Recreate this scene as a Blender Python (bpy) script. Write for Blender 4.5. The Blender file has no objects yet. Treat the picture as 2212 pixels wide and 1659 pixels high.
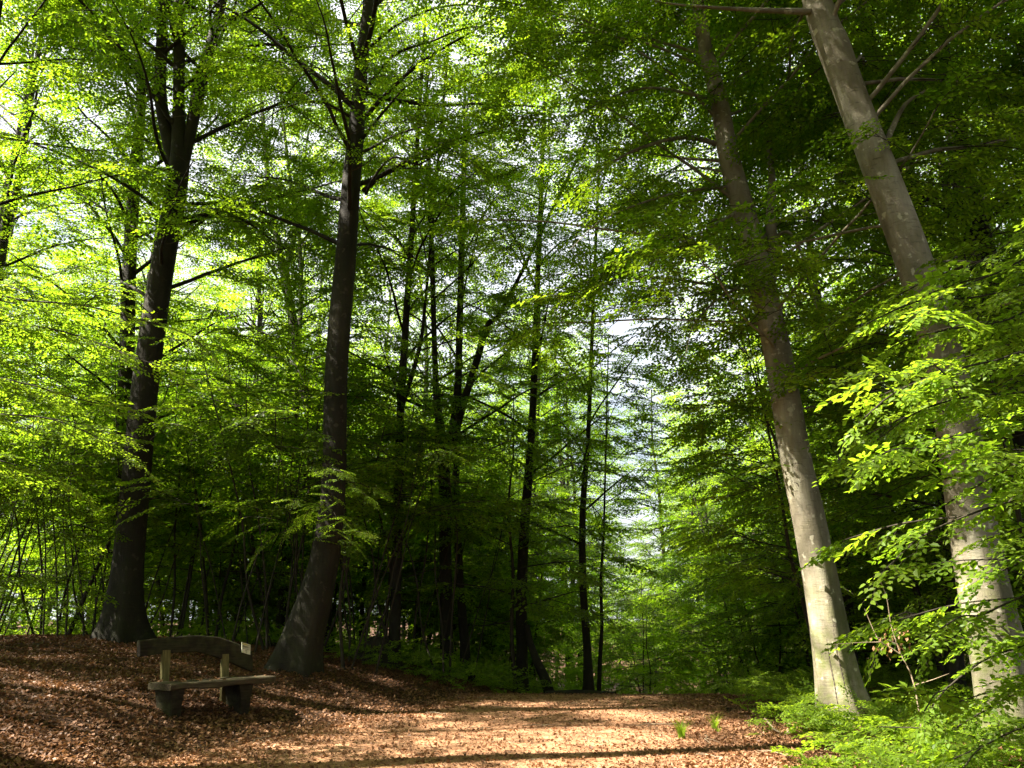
import bpy, math
import numpy as np
from mathutils import Vector

R = math.radians
SC = bpy.context.scene
COL = SC.collection
rng = np.random.default_rng(7)

# ------------------------------------------------------------------ camera
PITCH = R(16.2)
EYE = 1.6
FPX = 1720.0
cam_d = bpy.data.cameras.new('camera'); cam = bpy.data.objects.new('camera', cam_d); COL.objects.link(cam)
cam.location = (0, 0, EYE); cam.rotation_euler = (math.pi/2 + PITCH, 0, 0)
cam_d.sensor_width = 36.0; cam_d.lens = 36.0*FPX/2212.0
cam_d.clip_start = 0.05; cam_d.clip_end = 2000
SC.camera = cam

# ------------------------------------------------------------------ world + sun
SUN_AZ = R(-105)      # compass style: 0 = +Y, clockwise positive
SUN_EL = R(49)
w = bpy.data.worlds.new('World'); SC.world = w; w.use_nodes = True
nt = w.node_tree
bg = nt.nodes['Background']
sky = nt.nodes.new('ShaderNodeTexSky'); sky.sky_type = 'NISHITA'; sky.sun_disc = False
sky.sun_elevation = SUN_EL; sky.sun_rotation = SUN_AZ
sky.air_density = 1.0; sky.dust_density = 5.0; sky.ozone_density = 1.0
# thin bright cloud, added to whiten the sky seen through the leaves
wt = nt.nodes.new('ShaderNodeTexCoord'); wn = nt.nodes.new('ShaderNodeTexNoise'); wn.inputs['Scale'].default_value = 2.2; wn.inputs['Detail'].default_value = 6
wr = nt.nodes.new('ShaderNodeValToRGB'); wr.color_ramp.elements[0].position = .30; wr.color_ramp.elements[1].position = .52
wm = nt.nodes.new('ShaderNodeMix'); wm.data_type = 'RGBA'; wm.inputs[7].default_value = (4.6, 4.75, 5.0, 1)
nt.links.new(wt.outputs['Generated'], wn.inputs['Vector']); nt.links.new(wn.outputs[0], wr.inputs[0]); nt.links.new(wr.outputs[0], wm.inputs[0])
nt.links.new(sky.outputs[0], wm.inputs[6]); nt.links.new(wm.outputs[2], bg.inputs['Color']); bg.inputs['Strength'].default_value = 0.05
sd = bpy.data.lights.new('sun', 'SUN'); sun = bpy.data.objects.new('sun', sd); COL.objects.link(sun)
sd.energy = 5.0; sd.angle = R(0.53); sd.color = (1.0, 0.93, 0.80)
tosun = Vector((math.sin(SUN_AZ)*math.cos(SUN_EL), math.cos(SUN_AZ)*math.cos(SUN_EL), math.sin(SUN_EL)))
sun.rotation_euler = tosun.to_track_quat('Z', 'Y').to_euler()
SC.view_settings.view_transform = 'Standard'; SC.view_settings.look = 'None'
SC.view_settings.exposure = 2.75; SC.view_settings.gamma = 1.0
SC.cycles.max_bounces = 9; SC.cycles.diffuse_bounces = 5; SC.cycles.transmission_bounces = 6
SC.cycles.glossy_bounces = 2
SC.cycles.caustics_reflective = False; SC.cycles.caustics_refractive = False

# ------------------------------------------------------------------ helpers
CP, SP = math.cos(PITCH), math.sin(PITCH)
def P(X, Y, y):
    """world point at horizontal distance y that the photograph shows at X, Y (2212 px wide frame)"""
    rx, ry = (X-1106)/FPX, (829.5-Y)/FPX
    d = np.array([rx, CP-ry*SP, SP+ry*CP])
    t = y/d[1]
    return np.array([d[0]*t, y, EYE+d[2]*t])
def depth(p):
    return p[1]*CP + (p[2]-EYE)*SP

def sstep(a, b, x):
    t = np.clip((x-a)/(b-a), 0, 1); return t*t*(3-2*t)
def xl(y):   # left edge of the path
    return -3.3 + (np.minimum(y, 30)-12)*0.42
def xr(y):
    return 4.2 + (np.minimum(y, 30)-12)*0.16
def vnoise(x, y, s, seed):
    """cheap smooth value noise"""
    x = np.asarray(x, float)/s + seed*17.3; y = np.asarray(y, float)/s + seed*9.1
    xi, yi = np.floor(x), np.floor(y); fx, fy = x-xi, y-yi
    fx = fx*fx*(3-2*fx); fy = fy*fy*(3-2*fy)
    def h(a, b):
        v = np.sin(a*127.1+b*311.7+seed*74.7)*43758.5453
        return v-np.floor(v)
    return (h(xi, yi)*(1-fx)+h(xi+1, yi)*fx)*(1-fy)+(h(xi, yi+1)*(1-fx)+h(xi+1, yi+1)*fx)*fy
def hz(x, y):
    x = np.asarray(x, float); y = np.asarray(y, float)
    dl = np.maximum(xl(y)-x, 0)*0.92
    dr = np.maximum(x-xr(y), 0)
    z = 1.12*(1-np.exp(-(dl/3.0)**1.4))
    z = z + 0.25*(1-np.exp(-(dr/3.0)**1.5))
    down = np.maximum(y-17.5, 0)
    fall = 5.5*(1-np.exp(-(down/26.0)**1.35))
    fall = fall*(1-0.55*sstep(3, 10, dl))*(1-0.35*sstep(4, 12, dr))
    z = z - fall
    amp = 0.10*sstep(0.3, 3, dl)+0.07*sstep(0.3, 3, dr)+0.015
    z = z + amp*(vnoise(x, y, 1.6, 1)-.5)*2 + amp*1.4*(vnoise(x, y, 5, 2)-.5)
    return z

def mesh_np(name, verts, faces, mats, midx=None, smooth=None, attrs=None):
    """verts (n,3), faces (m,4) -> mesh"""
    me = bpy.data.meshes.new(name)
    verts = np.ascontiguousarray(verts, dtype=np.float32); faces = np.ascontiguousarray(faces, dtype=np.int32)
    nv, nf = len(verts), len(faces); k = faces.shape[1]
    me.vertices.add(nv); me.vertices.foreach_set('co', verts.ravel())
    me.loops.add(nf*k); me.loops.foreach_set('vertex_index', faces.ravel())
    me.polygons.add(nf)
    me.polygons.foreach_set('loop_start', np.arange(0, nf*k, k, dtype=np.int32))
    me.polygons.foreach_set('loop_total', np.full(nf, k, dtype=np.int32))
    for m in mats: me.materials.append(m)
    if midx is not None: me.polygons.foreach_set('material_index', np.ascontiguousarray(midx, dtype=np.int32))
    me.update(calc_edges=True)
    sm = np.zeros(nf, dtype=bool) if smooth is None else (np.full(nf, smooth) if isinstance(smooth, bool) else smooth)
    me.polygons.foreach_set('use_smooth', sm)
    if attrs:
        for an, av in attrs.items():
            a = me.attributes.new(an, 'FLOAT', 'POINT'); a.data.foreach_set('value', np.ascontiguousarray(av, dtype=np.float32))
    return me

def add(name, me, parent=None, loc=None, **props):
    o = bpy.data.objects.new(name, me); COL.objects.link(o)
    if parent is not None: o.parent = parent
    if loc is not None: o.location = loc
    for k, v in props.items():
        if v is not None: o[k] = v
    return o

class Buf:
    def __init__(s): s.v = []; s.f = []; s.n = 0; s.a = []
    def put(s, v, f, a=None):
        v = np.asarray(v, float).reshape(-1, 3)
        s.v.append(v); s.f.append(np.asarray(f, int)+s.n); s.n += len(v)
        s.a.append(np.zeros(len(v)) if a is None else a)
    def arr(s):
        if not s.v: return np.zeros((0, 3)), np.zeros((0, 4), int), np.zeros(0)
        return np.concatenate(s.v), np.concatenate(s.f), np.concatenate(s.a)

def frames(pts):
    t = np.gradient(pts, axis=0); t /= np.linalg.norm(t, axis=1)[:, None]+1e-9
    ref = np.array([0.13, 1.0, 0.07]) if abs(t[:, 2]).mean() > .7 else np.array([0.05, 0.03, 1.0])
    u = np.cross(ref, t); u /= np.linalg.norm(u, axis=1)[:, None]+1e-9
    v = np.cross(t, u)
    return t, u, v
def tube(buf, pts, rad, sides=8, rfun=None, caps=True):
    pts = np.asarray(pts, float); n = len(pts)
    rad = np.broadcast_to(np.asarray(rad, float), (n,))
    t, u, v = frames(pts)
    th = np.arange(sides)*2*math.pi/sides
    rr = rad[:, None]*np.ones(sides)[None]
    if rfun is not None: rr = rr*rfun(np.arange(n)/(n-1), th, pts)
    ring = pts[:, None]+rr[..., None]*(np.cos(th)[None, :, None]*u[:, None]+np.sin(th)[None, :, None]*v[:, None])
    vv = ring.reshape(-1, 3)
    i = np.arange(n-1)[:, None]*sides; j = np.arange(sides)[None]; j2 = (j+1) % sides
    f = np.stack([i+j, i+j2, i+sides+j2, i+sides+j], -1).reshape(-1, 4)
    buf.put(vv, f)

def smooth_path(pts, step):
    """Catmull-Rom through pts (n,k) resampled to about step metres"""
    pts = np.asarray(pts, float)
    Q = np.vstack([2*pts[0]-pts[1], pts, 2*pts[-1]-pts[-2]])
    out = []
    for i in range(1, len(Q)-2):
        p0, p1, p2, p3 = Q[i-1:i+3]
        m = max(2, int(np.linalg.norm((p2-p1)[:3])/step)+1)
        t = np.linspace(0, 1, m, endpoint=False)[:, None]
        out.append(.5*((2*p1)+(-p0+p2)*t+(2*p0-5*p1+4*p2-p3)*t*t+(-p0+3*p1-3*p2+p3)*t**3))
    out.append(pts[-1:])
    return np.vstack(out)

# ------------------------------------------------------------------ materials
def newmat(name):
    m = bpy.data.materials.new(name); m.use_nodes = True
    n = m.node_tree; n.nodes.clear()
    out = n.nodes.new('ShaderNodeOutputMaterial')
    return m, n, out
def ramp(n, stops, fac):
    r = n.nodes.new('ShaderNodeValToRGB'); e = r.color_ramp.elements
    while len(e) < len(stops): e.new(0.5)
    for i, (p, c) in enumerate(stops): e[i].position = p; e[i].color = (*c, 1)
    n.links.new(fac, r.inputs[0]); return r.outputs[0]
def noise(n, vec, scale, detail=4, rough=.55):
    t = n.nodes.new('ShaderNodeTexNoise'); t.inputs['Scale'].default_value = scale
    t.inputs['Detail'].default_value = detail; t.inputs['Roughness'].default_value = rough
    if vec is not None: n.links.new(vec, t.inputs['Vector'])
    return t.outputs[0]
def mapping(n, vec, scale):
    m = n.nodes.new('ShaderNodeMapping'); m.inputs['Scale'].default_value = scale
    n.links.new(vec, m.inputs['Vector']); return m.outputs[0]
def mixc(n, fac, a, b, mode='MIX'):
    m = n.nodes.new('ShaderNodeMix'); m.data_type = 'RGBA'; m.blend_type = mode
    for inp, v in ((m.inputs[0], fac), (m.inputs[6], a), (m.inputs[7], b)):
        if isinstance(v, (int, float)): inp.default_value = v
        elif isinstance(v, tuple): inp.default_value = (*v, 1)
        else: n.links.new(v, inp)
    return m.outputs[2]
def math_(n, op, a, b=None, clamp=False):
    m = n.nodes.new('ShaderNodeMath'); m.operation = op; m.use_clamp = clamp
    for i, v in enumerate((a, b)):
        if v is None: continue
        if isinstance(v, (int, float)): m.inputs[i].default_value = v
        else: n.links.new(v, m.inputs[i])
    return m.outputs[0]
def bump(n, h, strength, dist):
    b = n.nodes.new('ShaderNodeBump'); b.inputs['Strength'].default_value = strength; b.inputs['Distance'].default_value = dist
    n.links.new(h, b.inputs['Height']); return b.outputs[0]

def leaf_mat(name, dark, light, trans_d, trans_l, tfac=0.55, spec=0.22, rough=.45):
    m, n, out = newmat(name)
    at = n.nodes.new('ShaderNodeAttribute'); at.attribute_name = 'tint'
    oi = n.nodes.new('ShaderNodeObjectInfo')
    f = math_(n, 'ADD', math_(n, 'MULTIPLY', at.outputs['Fac'], .75), math_(n, 'MULTIPLY', oi.outputs['Random'], .25))
    refl = ramp(n, [(0, dark), (1, light)], f)
    trn = ramp(n, [(0, trans_d), (1, trans_l)], f)
    pr = n.nodes.new('ShaderNodeBsdfPrincipled'); n.links.new(refl, pr.inputs['Base Color'])
    pr.inputs['Roughness'].default_value = rough; pr.inputs['Specular IOR Level'].default_value = spec
    tr = n.nodes.new('ShaderNodeBsdfTranslucent'); n.links.new(trn, tr.inputs['Color'])
    mx = n.nodes.new('ShaderNodeMixShader'); mx.inputs[0].default_value = tfac
    n.links.new(pr.outputs[0], mx.inputs[1]); n.links.new(tr.outputs[0], mx.inputs[2])
    n.links.new(mx.outputs[0], out.inputs[0])
    return m
M_LEAF = leaf_mat('beech_leaf', (.045, .09, .004), (.11, .16, .008), (.16, .35, .008), (.46, .64, .02))
M_LEAF_NEAR = leaf_mat('young_leaf', (.085, .155, .012), (.15, .23, .022), (.26, .46, .015), (.48, .66, .03))
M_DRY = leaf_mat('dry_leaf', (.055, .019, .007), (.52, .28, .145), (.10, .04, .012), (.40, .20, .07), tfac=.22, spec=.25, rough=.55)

def bark_mat(name, c_dark, c_mid, c_light, moss=.5, mosscol=(.095, .115, .022)):
    m, n, out = newmat(name)
    tc = n.nodes.new('ShaderNodeTexCoord'); oc = tc.outputs['Object']
    oi = n.nodes.new('ShaderNodeObjectInfo')
    big = noise(n, mapping(n, oc, (1.6, 1.6, .55)), 1.5, 5, .6)
    wr = noise(n, mapping(n, oc, (3, 3, 16)), 2.2, 5, .65)        # horizontal wrinkles of beech bark
    ver = noise(n, mapping(n, oc, (14, 14, 1.6)), 2.0, 4, .6)     # vertical streaks
    fine = noise(n, oc, 60, 4, .7)
    base = ramp(n, [(.30, c_dark), (.5, c_mid), (.72, c_light)], big)
    c = mixc(n, math_(n, 'MULTIPLY', ver, .55), base, c_dark)
    c = mixc(n, ramp(n, [(.56, (0, 0, 0)), (.70, (.6, .6, .6))], wr), c, tuple(x*.45 for x in c_dark))
    spots = ramp(n, [(.62, (0, 0, 0)), (.68, (.7, .7, .7))], noise(n, oc, 7, 3, .5))
    c = mixc(n, spots, c, tuple(min(1, x*1.25) for x in c_light))
    # green algae on one side and near the foot
    sep = n.nodes.new('ShaderNodeSeparateXYZ'); n.links.new(oc, sep.inputs[0])
    low = math_(n, 'SUBTRACT', 1.15, math_(n, 'MULTIPLY', sep.outputs[2], .5), clamp=True)
    gm = math_(n, 'MULTIPLY', math_(n, 'ADD', math_(n, 'MULTIPLY', low, .8), .15), ramp(n, [(.40, (0, 0, 0)), (.66, (1, 1, 1))], noise(n, oc, 3.2, 5, .65)))
    c = mixc(n, math_(n, 'MULTIPLY', gm, moss, clamp=True), c, mosscol)
    pr = n.nodes.new('ShaderNodeBsdfPrincipled'); n.links.new(c, pr.inputs['Base Color'])
    pr.inputs['Roughness'].default_value = .82; pr.inputs['Specular IOR Level'].default_value = .25
    h = math_(n, 'ADD', math_(n, 'MULTIPLY', wr, .8), math_(n, 'ADD', math_(n, 'MULTIPLY', fine, .35), math_(n, 'MULTIPLY', ver, .6)))
    n.links.new(bump(n, h, .55, .02), pr.inputs['Normal'])
    n.links.new(pr.outputs[0], out.inputs[0])
    return m
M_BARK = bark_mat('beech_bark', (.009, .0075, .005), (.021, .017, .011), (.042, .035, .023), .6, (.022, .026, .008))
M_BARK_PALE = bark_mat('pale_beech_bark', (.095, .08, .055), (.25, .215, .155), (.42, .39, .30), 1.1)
M_TWIG = bark_mat('twig_bark', (.022, .017, .011), (.038, .030, .020), (.06, .048, .032), .3, (.025, .03, .01))
M_SCAR, n_, o_ = newmat('scar_bark')
p_ = n_.nodes.new('ShaderNodeBsdfPrincipled'); p_.inputs['Roughness'].default_value = .9
tc_ = n_.nodes.new('ShaderNodeTexCoord')
n_.links.new(ramp(n_, [(.35, (.03, .022, .016)), (.7, (.09, .07, .05))], noise(n_, tc_.outputs['Object'], 30, 4)), p_.inputs['Base Color'])
n_.links.new(p_.outputs[0], o_.inputs[0])

def ground_mat(name, stops, scale, bdist, path=False):
    m, n, out = newmat(name)
    tc = n.nodes.new('ShaderNodeTexCoord'); oc = tc.outputs['Object']
    a = noise(n, oc, scale, 8, .7); b = noise(n, oc, scale*.12, 4, .6); c3 = noise(n, oc, scale*5, 3, .7)
    vo = n.nodes.new('ShaderNodeTexVoronoi'); vo.inputs['Scale'].default_value = scale*1.4
    n.links.new(oc, vo.inputs['Vector'])
    f = math_(n, 'ADD', math_(n, 'MULTIPLY', a, .6), math_(n, 'MULTIPLY', c3, .4))
    col = ramp(n, stops, f)
    vd = ramp(n, [(.0, (.55, .55, .55)), (.5, (1, 1, 1))], vo.outputs['Distance'])
    col = mixc(n, .7, col, vd, 'MULTIPLY')
    col = mixc(n, ramp(n, [(.42, (0, 0, 0)), (.62, (.45, .45, .45))], b), col, tuple(x*.7 for x in stops[0][1]))
    pr = n.nodes.new('ShaderNodeBsdfPrincipled'); n.links.new(col, pr.inputs['Base Color'])
    pr.inputs['Roughness'].default_value = .92; pr.inputs['Specular IOR Level'].default_value = .2
    h = math_(n, 'ADD', a, math_(n, 'MULTIPLY', c3, .6))
    n.links.new(bump(n, h, .9, bdist), pr.inputs['Normal'])
    n.links.new(pr.outputs[0], out.inputs[0])
    return m
M_SOIL = ground_mat('forest_soil', [(.32, (.020, .010, .005)), (.5, (.07, .034, .016)), (.68, (.17, .085, .042))], 14, .05)
M_PATH = ground_mat('path_grit', [(.34, (.22, .092, .042)), (.5, (.42, .22, .115)), (.66, (.62, .41, .27))], 22, .02, True)

# ------------------------------------------------------------------ ground and path
def grid(xs, ys, zf, keep=None):
    X, Y = np.meshgrid(xs, ys); Z = zf(X, Y)
    v = np.stack([X, Y, Z], -1).reshape(-1, 3)
    nx, ny = len(xs), len(ys)
    i = np.arange(ny-1)[:, None]*nx; j = np.arange(nx-1)[None]
    f = np.stack([i+j, i+j+1, i+nx+j+1, i+nx+j], -1).reshape(-1, 4)
    return v, f
xs = np.concatenate([-np.geomspace(400, 16.3, 26), np.arange(-16, 16.01, .16), np.geomspace(16.3, 400, 26)])
ys = np.concatenate([-np.geomspace(200, 2.3, 16), np.arange(-2, 34, .16), np.geomspace(34.3, 500, 34)])
gv, gf = grid(xs, ys, hz)
add('ground', mesh_np('ground', gv, gf, [M_SOIL], smooth=True), kind='structure')
# path sheet with an uneven edge
ysp = np.arange(-3, 60, .2); us = np.linspace(0, 1, 30)
U, Yp = np.meshgrid(us, ysp)
l_ = xl(Yp)+.25+(vnoise(Yp, Yp*0, 1.3, 5)-.5)*.9+(vnoise(Yp, Yp*0, .35, 6)-.5)*.35
r_ = xr(Yp)-.9+(vnoise(Yp, Yp*0, 1.1, 7)-.5)*.9+(vnoise(Yp, Yp*0, .35, 8)-.5)*.35
Xp = l_*(1-U)+r_*U
Zp = hz(Xp, Yp)+.012
nv = len(us); i = np.arange(len(ysp)-1)[:, None]*nv; j = np.arange(nv-1)[None]
pf = np.stack([i+j, i+j+1, i+nv+j+1, i+nv+j], -1).reshape(-1, 4)
add('path', mesh_np('path', np.stack([Xp, Yp, Zp], -1).reshape(-1, 3), pf, [M_PATH], smooth=True), kind='structure')

# ------------------------------------------------------------------ leaf templates
def leaf_shape(L, W, hi=False):
    if hi:
        v = np.array([[0, 0, 0], [.28, -.46, .10], [.62, -.40, .09], [1, 0, -.06], [.62, .40, .09], [.28, .46, .10]], float)
        v *= [L, W, L*.8]
        return v, np.array([[0, 1, 2, 3], [0, 3, 4, 5]])
    v = np.array([[0, 0, 0], [.45, -.5, .10], [1, 0, -.03], [.45, .5, .10]], float)*[L, W, L]
    return v, np.array([[0, 1, 2, 3]])
def rotm(yaw, pitch, roll):
    cy, sy, cp, sp, cr, sr = np.cos(yaw), np.sin(yaw), np.cos(pitch), np.sin(pitch), np.cos(roll), np.sin(roll)
    z = np.zeros_like(cy*cp*cr)
    Rz = np.stack([np.stack([cy, -sy, z], -1), np.stack([sy, cy, z], -1), np.stack([z, z, z+1], -1)], -2)
    Ry = np.stack([np.stack([cp, z, -sp], -1), np.stack([z, z+1, z], -1), np.stack([sp, z, cp], -1)], -2)
    Rx = np.stack([np.stack([z+1, z, z], -1), np.stack([z, cr, -sr], -1), np.stack([z, sr, cr], -1)], -2)
    return Rz@Ry@Rx
def make_spray(rg, hi=False, leafL=.082, leafW=.056, step=.05, nside=8, droop=.16, twig=True):
    """a flat fan of alternate leaves about one metre long, axis +X"""
    lv0, lf0 = leaf_shape(leafL, leafW, hi)
    tb = Buf(); LV = []
    def twg(p0, yaw, L, r):
        m = max(3, int(L/.12)); t = np.linspace(0, 1, m)
        yw = yaw+np.cumsum(rg.normal(0, .06, m)); dx = np.diff(t, prepend=0)*L
        x = p0[0]+np.cumsum(np.cos(yw)*dx); y = p0[1]+np.cumsum(np.sin(yw)*dx)
        z = p0[2]-droop*L*t**2+rg.normal(0, .004, m)
        pts = np.stack([x, y, z], -1)
        if twig: tube(tb, pts, np.linspace(r, r*.35, m), 3)
        nl = max(2, int(L/step)); s = np.linspace(.12, 1, nl)
        base = np.stack([np.interp(s, t, pts[:, k]) for k in range(3)], -1)
        side = np.where(np.arange(nl) % 2 == 0, 1, -1)
        ya = np.interp(s, t, yw)+side*R(48)*(1-.8*(s > .97))+rg.normal(0, .22, nl)
        pi = rg.normal(-.22, .24, nl); ro = side*rg.normal(.12, .3, nl)
        Rm = rotm(ya, pi, ro); sc = rg.uniform(.75, 1.15, nl)
        LV.append(np.einsum('nij,kj->nki', Rm, lv0)*sc[:, None, None]+base[:, None])
        return pts, yw
    main, yw = twg(np.zeros(3), 0, 1.0, .0065)
    for k in range(nside):
        t = .10+.82*k/nside+rg.uniform(-.02, .02)
        i = t*(len(main)-1); i0 = int(i); p = main[i0]*(1-i+i0)+main[min(i0+1, len(main)-1)]*(i-i0)
        twg(p, (1 if k % 2 else -1)*R(rg.uniform(38, 58)), (1-t*.72)*rg.uniform(.42, .60), .004)
    L = np.concatenate(LV)      # (N,k,3)
    tv, tf, _ = tb.arr()
    return dict(leaf=L, k=lv0.shape[0], lf=lf0, tv=tv, tf=tf)
SPR = [make_spray(np.random.default_rng(100+i), leafL=.09, leafW=.064, nside=9) for i in range(5)]
SPR_FAR = [make_spray(np.random.default_rng(200+i), leafL=.12, leafW=.082, step=.085, nside=7, twig=False) for i in range(4)]
SPR_NEAR = [make_spray(np.random.default_rng(300+i), hi=True, leafL=.092, leafW=.062, step=.05, nside=10, droop=.30) for i in range(6)]

SPR_BIG = [make_spray(np.random.default_rng(350+i), hi=True, leafL=.165, leafW=.115, step=.085, nside=6, droop=.30) for i in range(6)]

def crown_mesh(name, pos, yaw, pitch, roll, scale, templates, rg, lmat, extra=None):
    """pos (S,3)... -> one mesh with every spray of this crown; extra = Buf of thin branches"""
    S = len(pos); pick = rg.integers(0, len(templates), S)
    VV, FF, MI, TT = [], [], [], []; n = 0
    Rm = rotm(yaw, pitch, roll)
    st = rg.normal(.5, .2, S)
    for ti, T in enumerate(templates):
        m = np.where(pick == ti)[0]
        if not len(m): continue
        L = T['leaf']; N, k = L.shape[:2]
        v = np.einsum('sij,nkj->snki', Rm[m], L)*scale[m][:, None, None, None]+pos[m][:, None, None]
        v = v.reshape(-1, 3)
        cnt = len(m)*N
        lf = T['lf'][None]+(np.arange(cnt)*k)[:, None, None]
        VV.append(v); FF.append(lf.reshape(-1, 4)+n); MI.append(np.zeros(cnt*len(T['lf']), int))
        tt = np.clip(st[m][:, None]+rg.normal(0, .22, (len(m), N)), 0, 1)
        TT.append(np.repeat(tt.ravel(), k)); n += len(v)
        if len(T['tv']):
            v = (np.einsum('sij,nj->sni', Rm[m], T['tv'])*scale[m][:, None, None]+pos[m][:, None]).reshape(-1, 3)
            f = (T['tf'][None]+(np.arange(len(m))*len(T['tv']))[:, None, None]).reshape(-1, 4)
            VV.append(v); FF.append(f+n); MI.append(np.ones(len(f), int)); TT.append(np.zeros(len(v))); n += len(v)
    if extra is not None and extra.n:
        v, f, _ = extra.arr(); VV.append(v); FF.append(f+n); MI.append(np.ones(len(f), int)); TT.append(np.zeros(len(v)))
    return mesh_np(name, np.concatenate(VV), np.concatenate(FF), [lmat, M_TWIG], np.concatenate(MI), attrs={'tint': np.concatenate(TT)})

class Crown:
    def __init__(s): s.pos = []; s.yaw = []; s.pit = []; s.rol = []; s.sc = []; s.tb = Buf()
    def spray(s, p, yaw, pit, rol, sc):
        s.pos.append(p); s.yaw.append(yaw); s.pit.append(pit); s.rol.append(rol); s.sc.append(sc)
    def mesh(s, name, templates, rg, lmat, keep=None, extra=True):
        pos = np.array(s.pos)
        A = [np.array(a) for a in (s.yaw, s.pit, s.rol, s.sc)]
        if keep is not None:
            k = keep(pos); pos = pos[k]; A = [a[k] for a in A]
        return crown_mesh(name, pos, *A, templates, rg, lmat, s.tb if extra else None)

def limb(cr, tk, rg, p0, az, el, L, r0, dens=1.0, droop=0.0, min_r=.012, sides=6, up=0.0, bare=.18):
    """one limb with its side branches and flat sprays; wood of the limb goes to tk, thin wood to the crown"""
    st = .4; m = max(4, int(L/st)); pts = [np.array(p0, float)]; a, e = az, el
    azs = [a]
    for k in range(m):
        t = k/m
        e += (R(8)+up-e)*(.16 if up == 0 else .10) - droop*t*.12 + rg.normal(0, .05); a += rg.normal(0, .09); azs.append(a)
        pts.append(pts[-1]+st*np.array([math.cos(e)*math.sin(a), math.cos(e)*math.cos(a), math.sin(e)]))
    pts = np.array(pts); rad = np.linspace(r0, min_r, len(pts))
    tube(tk, pts, rad, sides)
    # side branches
    s = bare*L+rg.uniform(0, .3); side = 1 if rg.random() < .5 else -1
    while s < L:
        t = s/L; i = min(int(s/st), len(pts)-2); p = pts[i]*(1-(s/st-i))+pts[i+1]*(s/st-i) if s/st-i < 1 else pts[i+1]
        bl = ((1-t)*L*.42+.7)*rg.uniform(.7, 1.15)
        ba = azs[i]+side*R(rg.uniform(38, 65)); be = rg.normal(.05, .12)
        mm = max(2, int(bl/.35)); q = [p]; aa = ba
        for k in range(mm):
            aa += rg.normal(0, .12); be += -.03-droop*.05+rg.normal(0, .05)
            q.append(q[-1]+bl/mm*np.array([math.cos(be)*math.sin(aa), math.cos(be)*math.cos(aa), math.sin(be)]))
        q = np.array(q); rb = max(.008, r0*.30*(1-t*.6))
        tube(cr.tb, q, np.linspace(rb, .006, len(q)), 4)
        sd2 = side
        for k in range(1, len(q)):
            if rg.random() > dens: continue
            ya = math.pi/2-aa+sd2*R(rg.uniform(20, 60)); sd2 = -sd2
            cr.spray(q[k], ya, rg.normal(-.10, .2)-droop*.2, rg.normal(0, .28), rg.uniform(.6, 1.15))
        if rg.random() < dens+.25: cr.spray(q[-1], math.pi/2-aa, rg.normal(-.12, .14)-droop*.2, rg.normal(0, .2), rg.uniform(.8, 1.2))
        side = -side; s += rg.uniform(.35, .6)
    cr.spray(pts[-1], math.pi/2-a, rg.normal(-.1, .1), 0, 1.1)
    return pts

def trunk_fun(flare, fl_h, rg, lobes=5, amp=.035):
    ph = rg.uniform(0, 6.28, 6); k2 = rg.integers(2, 4)
    def f(t, th, pts):
        h = (pts[:, 2]-pts[0, 2])[:, None]; T = th[None]
        g = np.exp(-np.maximum(h, 0)/fl_h)
        lob = .5+.5*np.cos(lobes*T+ph[0]+.6*np.sin(T+ph[1]))
        lob2 = .5+.5*np.cos((lobes-2)*T+ph[2])
        return 1+g*flare*(.10+1.5*lob**2.2*(.45+.55*lob2)+.25*lob)+amp*np.sin(k2*T+ph[3]+h*.35)+amp*.6*np.sin(5*T+ph[4]+h*.8)
    return f

def build_trunk(tk, pts, rad, rg, sides=20, flare=.8, fl_h=.45, step=.25, amp=.035):
    A = smooth_path(np.column_stack([pts, rad]), step)
    A[:, :3] += 0
    tube(tk, A[:, :3], A[:, 3], sides, trunk_fun(flare, fl_h, rg, amp=amp))
    return A

def finish_tree(name, base, tk, cr, rg, label, cat, group=None, bark=None, templates=None, lmat=None, keep=None, tkname='trunk'):
    """meshes are built in world coordinates and shifted to the tree's base"""
    base = np.asarray(base, float)
    root = add(name, None, loc=base.tolist(), label=label, category=cat, group=group)
    v, f, _ = tk.arr()
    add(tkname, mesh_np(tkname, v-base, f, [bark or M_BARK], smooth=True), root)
    if cr is not None and cr.pos:
        me = cr.mesh('crown', templates or SPR, rg, lmat or M_LEAF, keep or (lambda p: keep_open(p, base[0] < 4)))
        co = np.empty(len(me.vertices)*3, np.float32); me.vertices.foreach_get('co', co)
        co = (co.reshape(-1, 3)-base.astype(np.float32)).ravel(); me.vertices.foreach_set('co', co); me.update()
        add('crown', me, root)
    return root

def grow(cr, tk, rg, A, z0, ztop, nlimb, Lmax, Lmin=1.6, dens=1.0, el0=R(28), el1=R(62), droop=.25, r0k=1.0, sides=6, azf=None, up=R(20)):
    """limbs along a trunk line A (n,4)"""
    ga = rg.uniform(0, 6.28)
    for k in range(nlimb):
        t = (k+rg.uniform(0, .8))/nlimb; z = z0+(ztop-z0)*t
        i = int(np.argmin(abs(A[:, 2]-z))); p = A[i, :3]; rt = A[i, 3]
        ga += 2.4+rg.normal(0, .3); az = ga if azf is None else azf(ga, z)
        L = (Lmin+(Lmax-Lmin)*math.sin(math.pi*min(1, .18+.82*t))**.8)*rg.uniform(.75, 1.15)
        limb(cr, tk, rg, p, az, el0+(el1-el0)*t+rg.normal(0, .16), L, min(rt*.45, .014+L*.0085)*r0k, dens, droop, sides=sides, up=up*rg.uniform(.2, 1.3))

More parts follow.
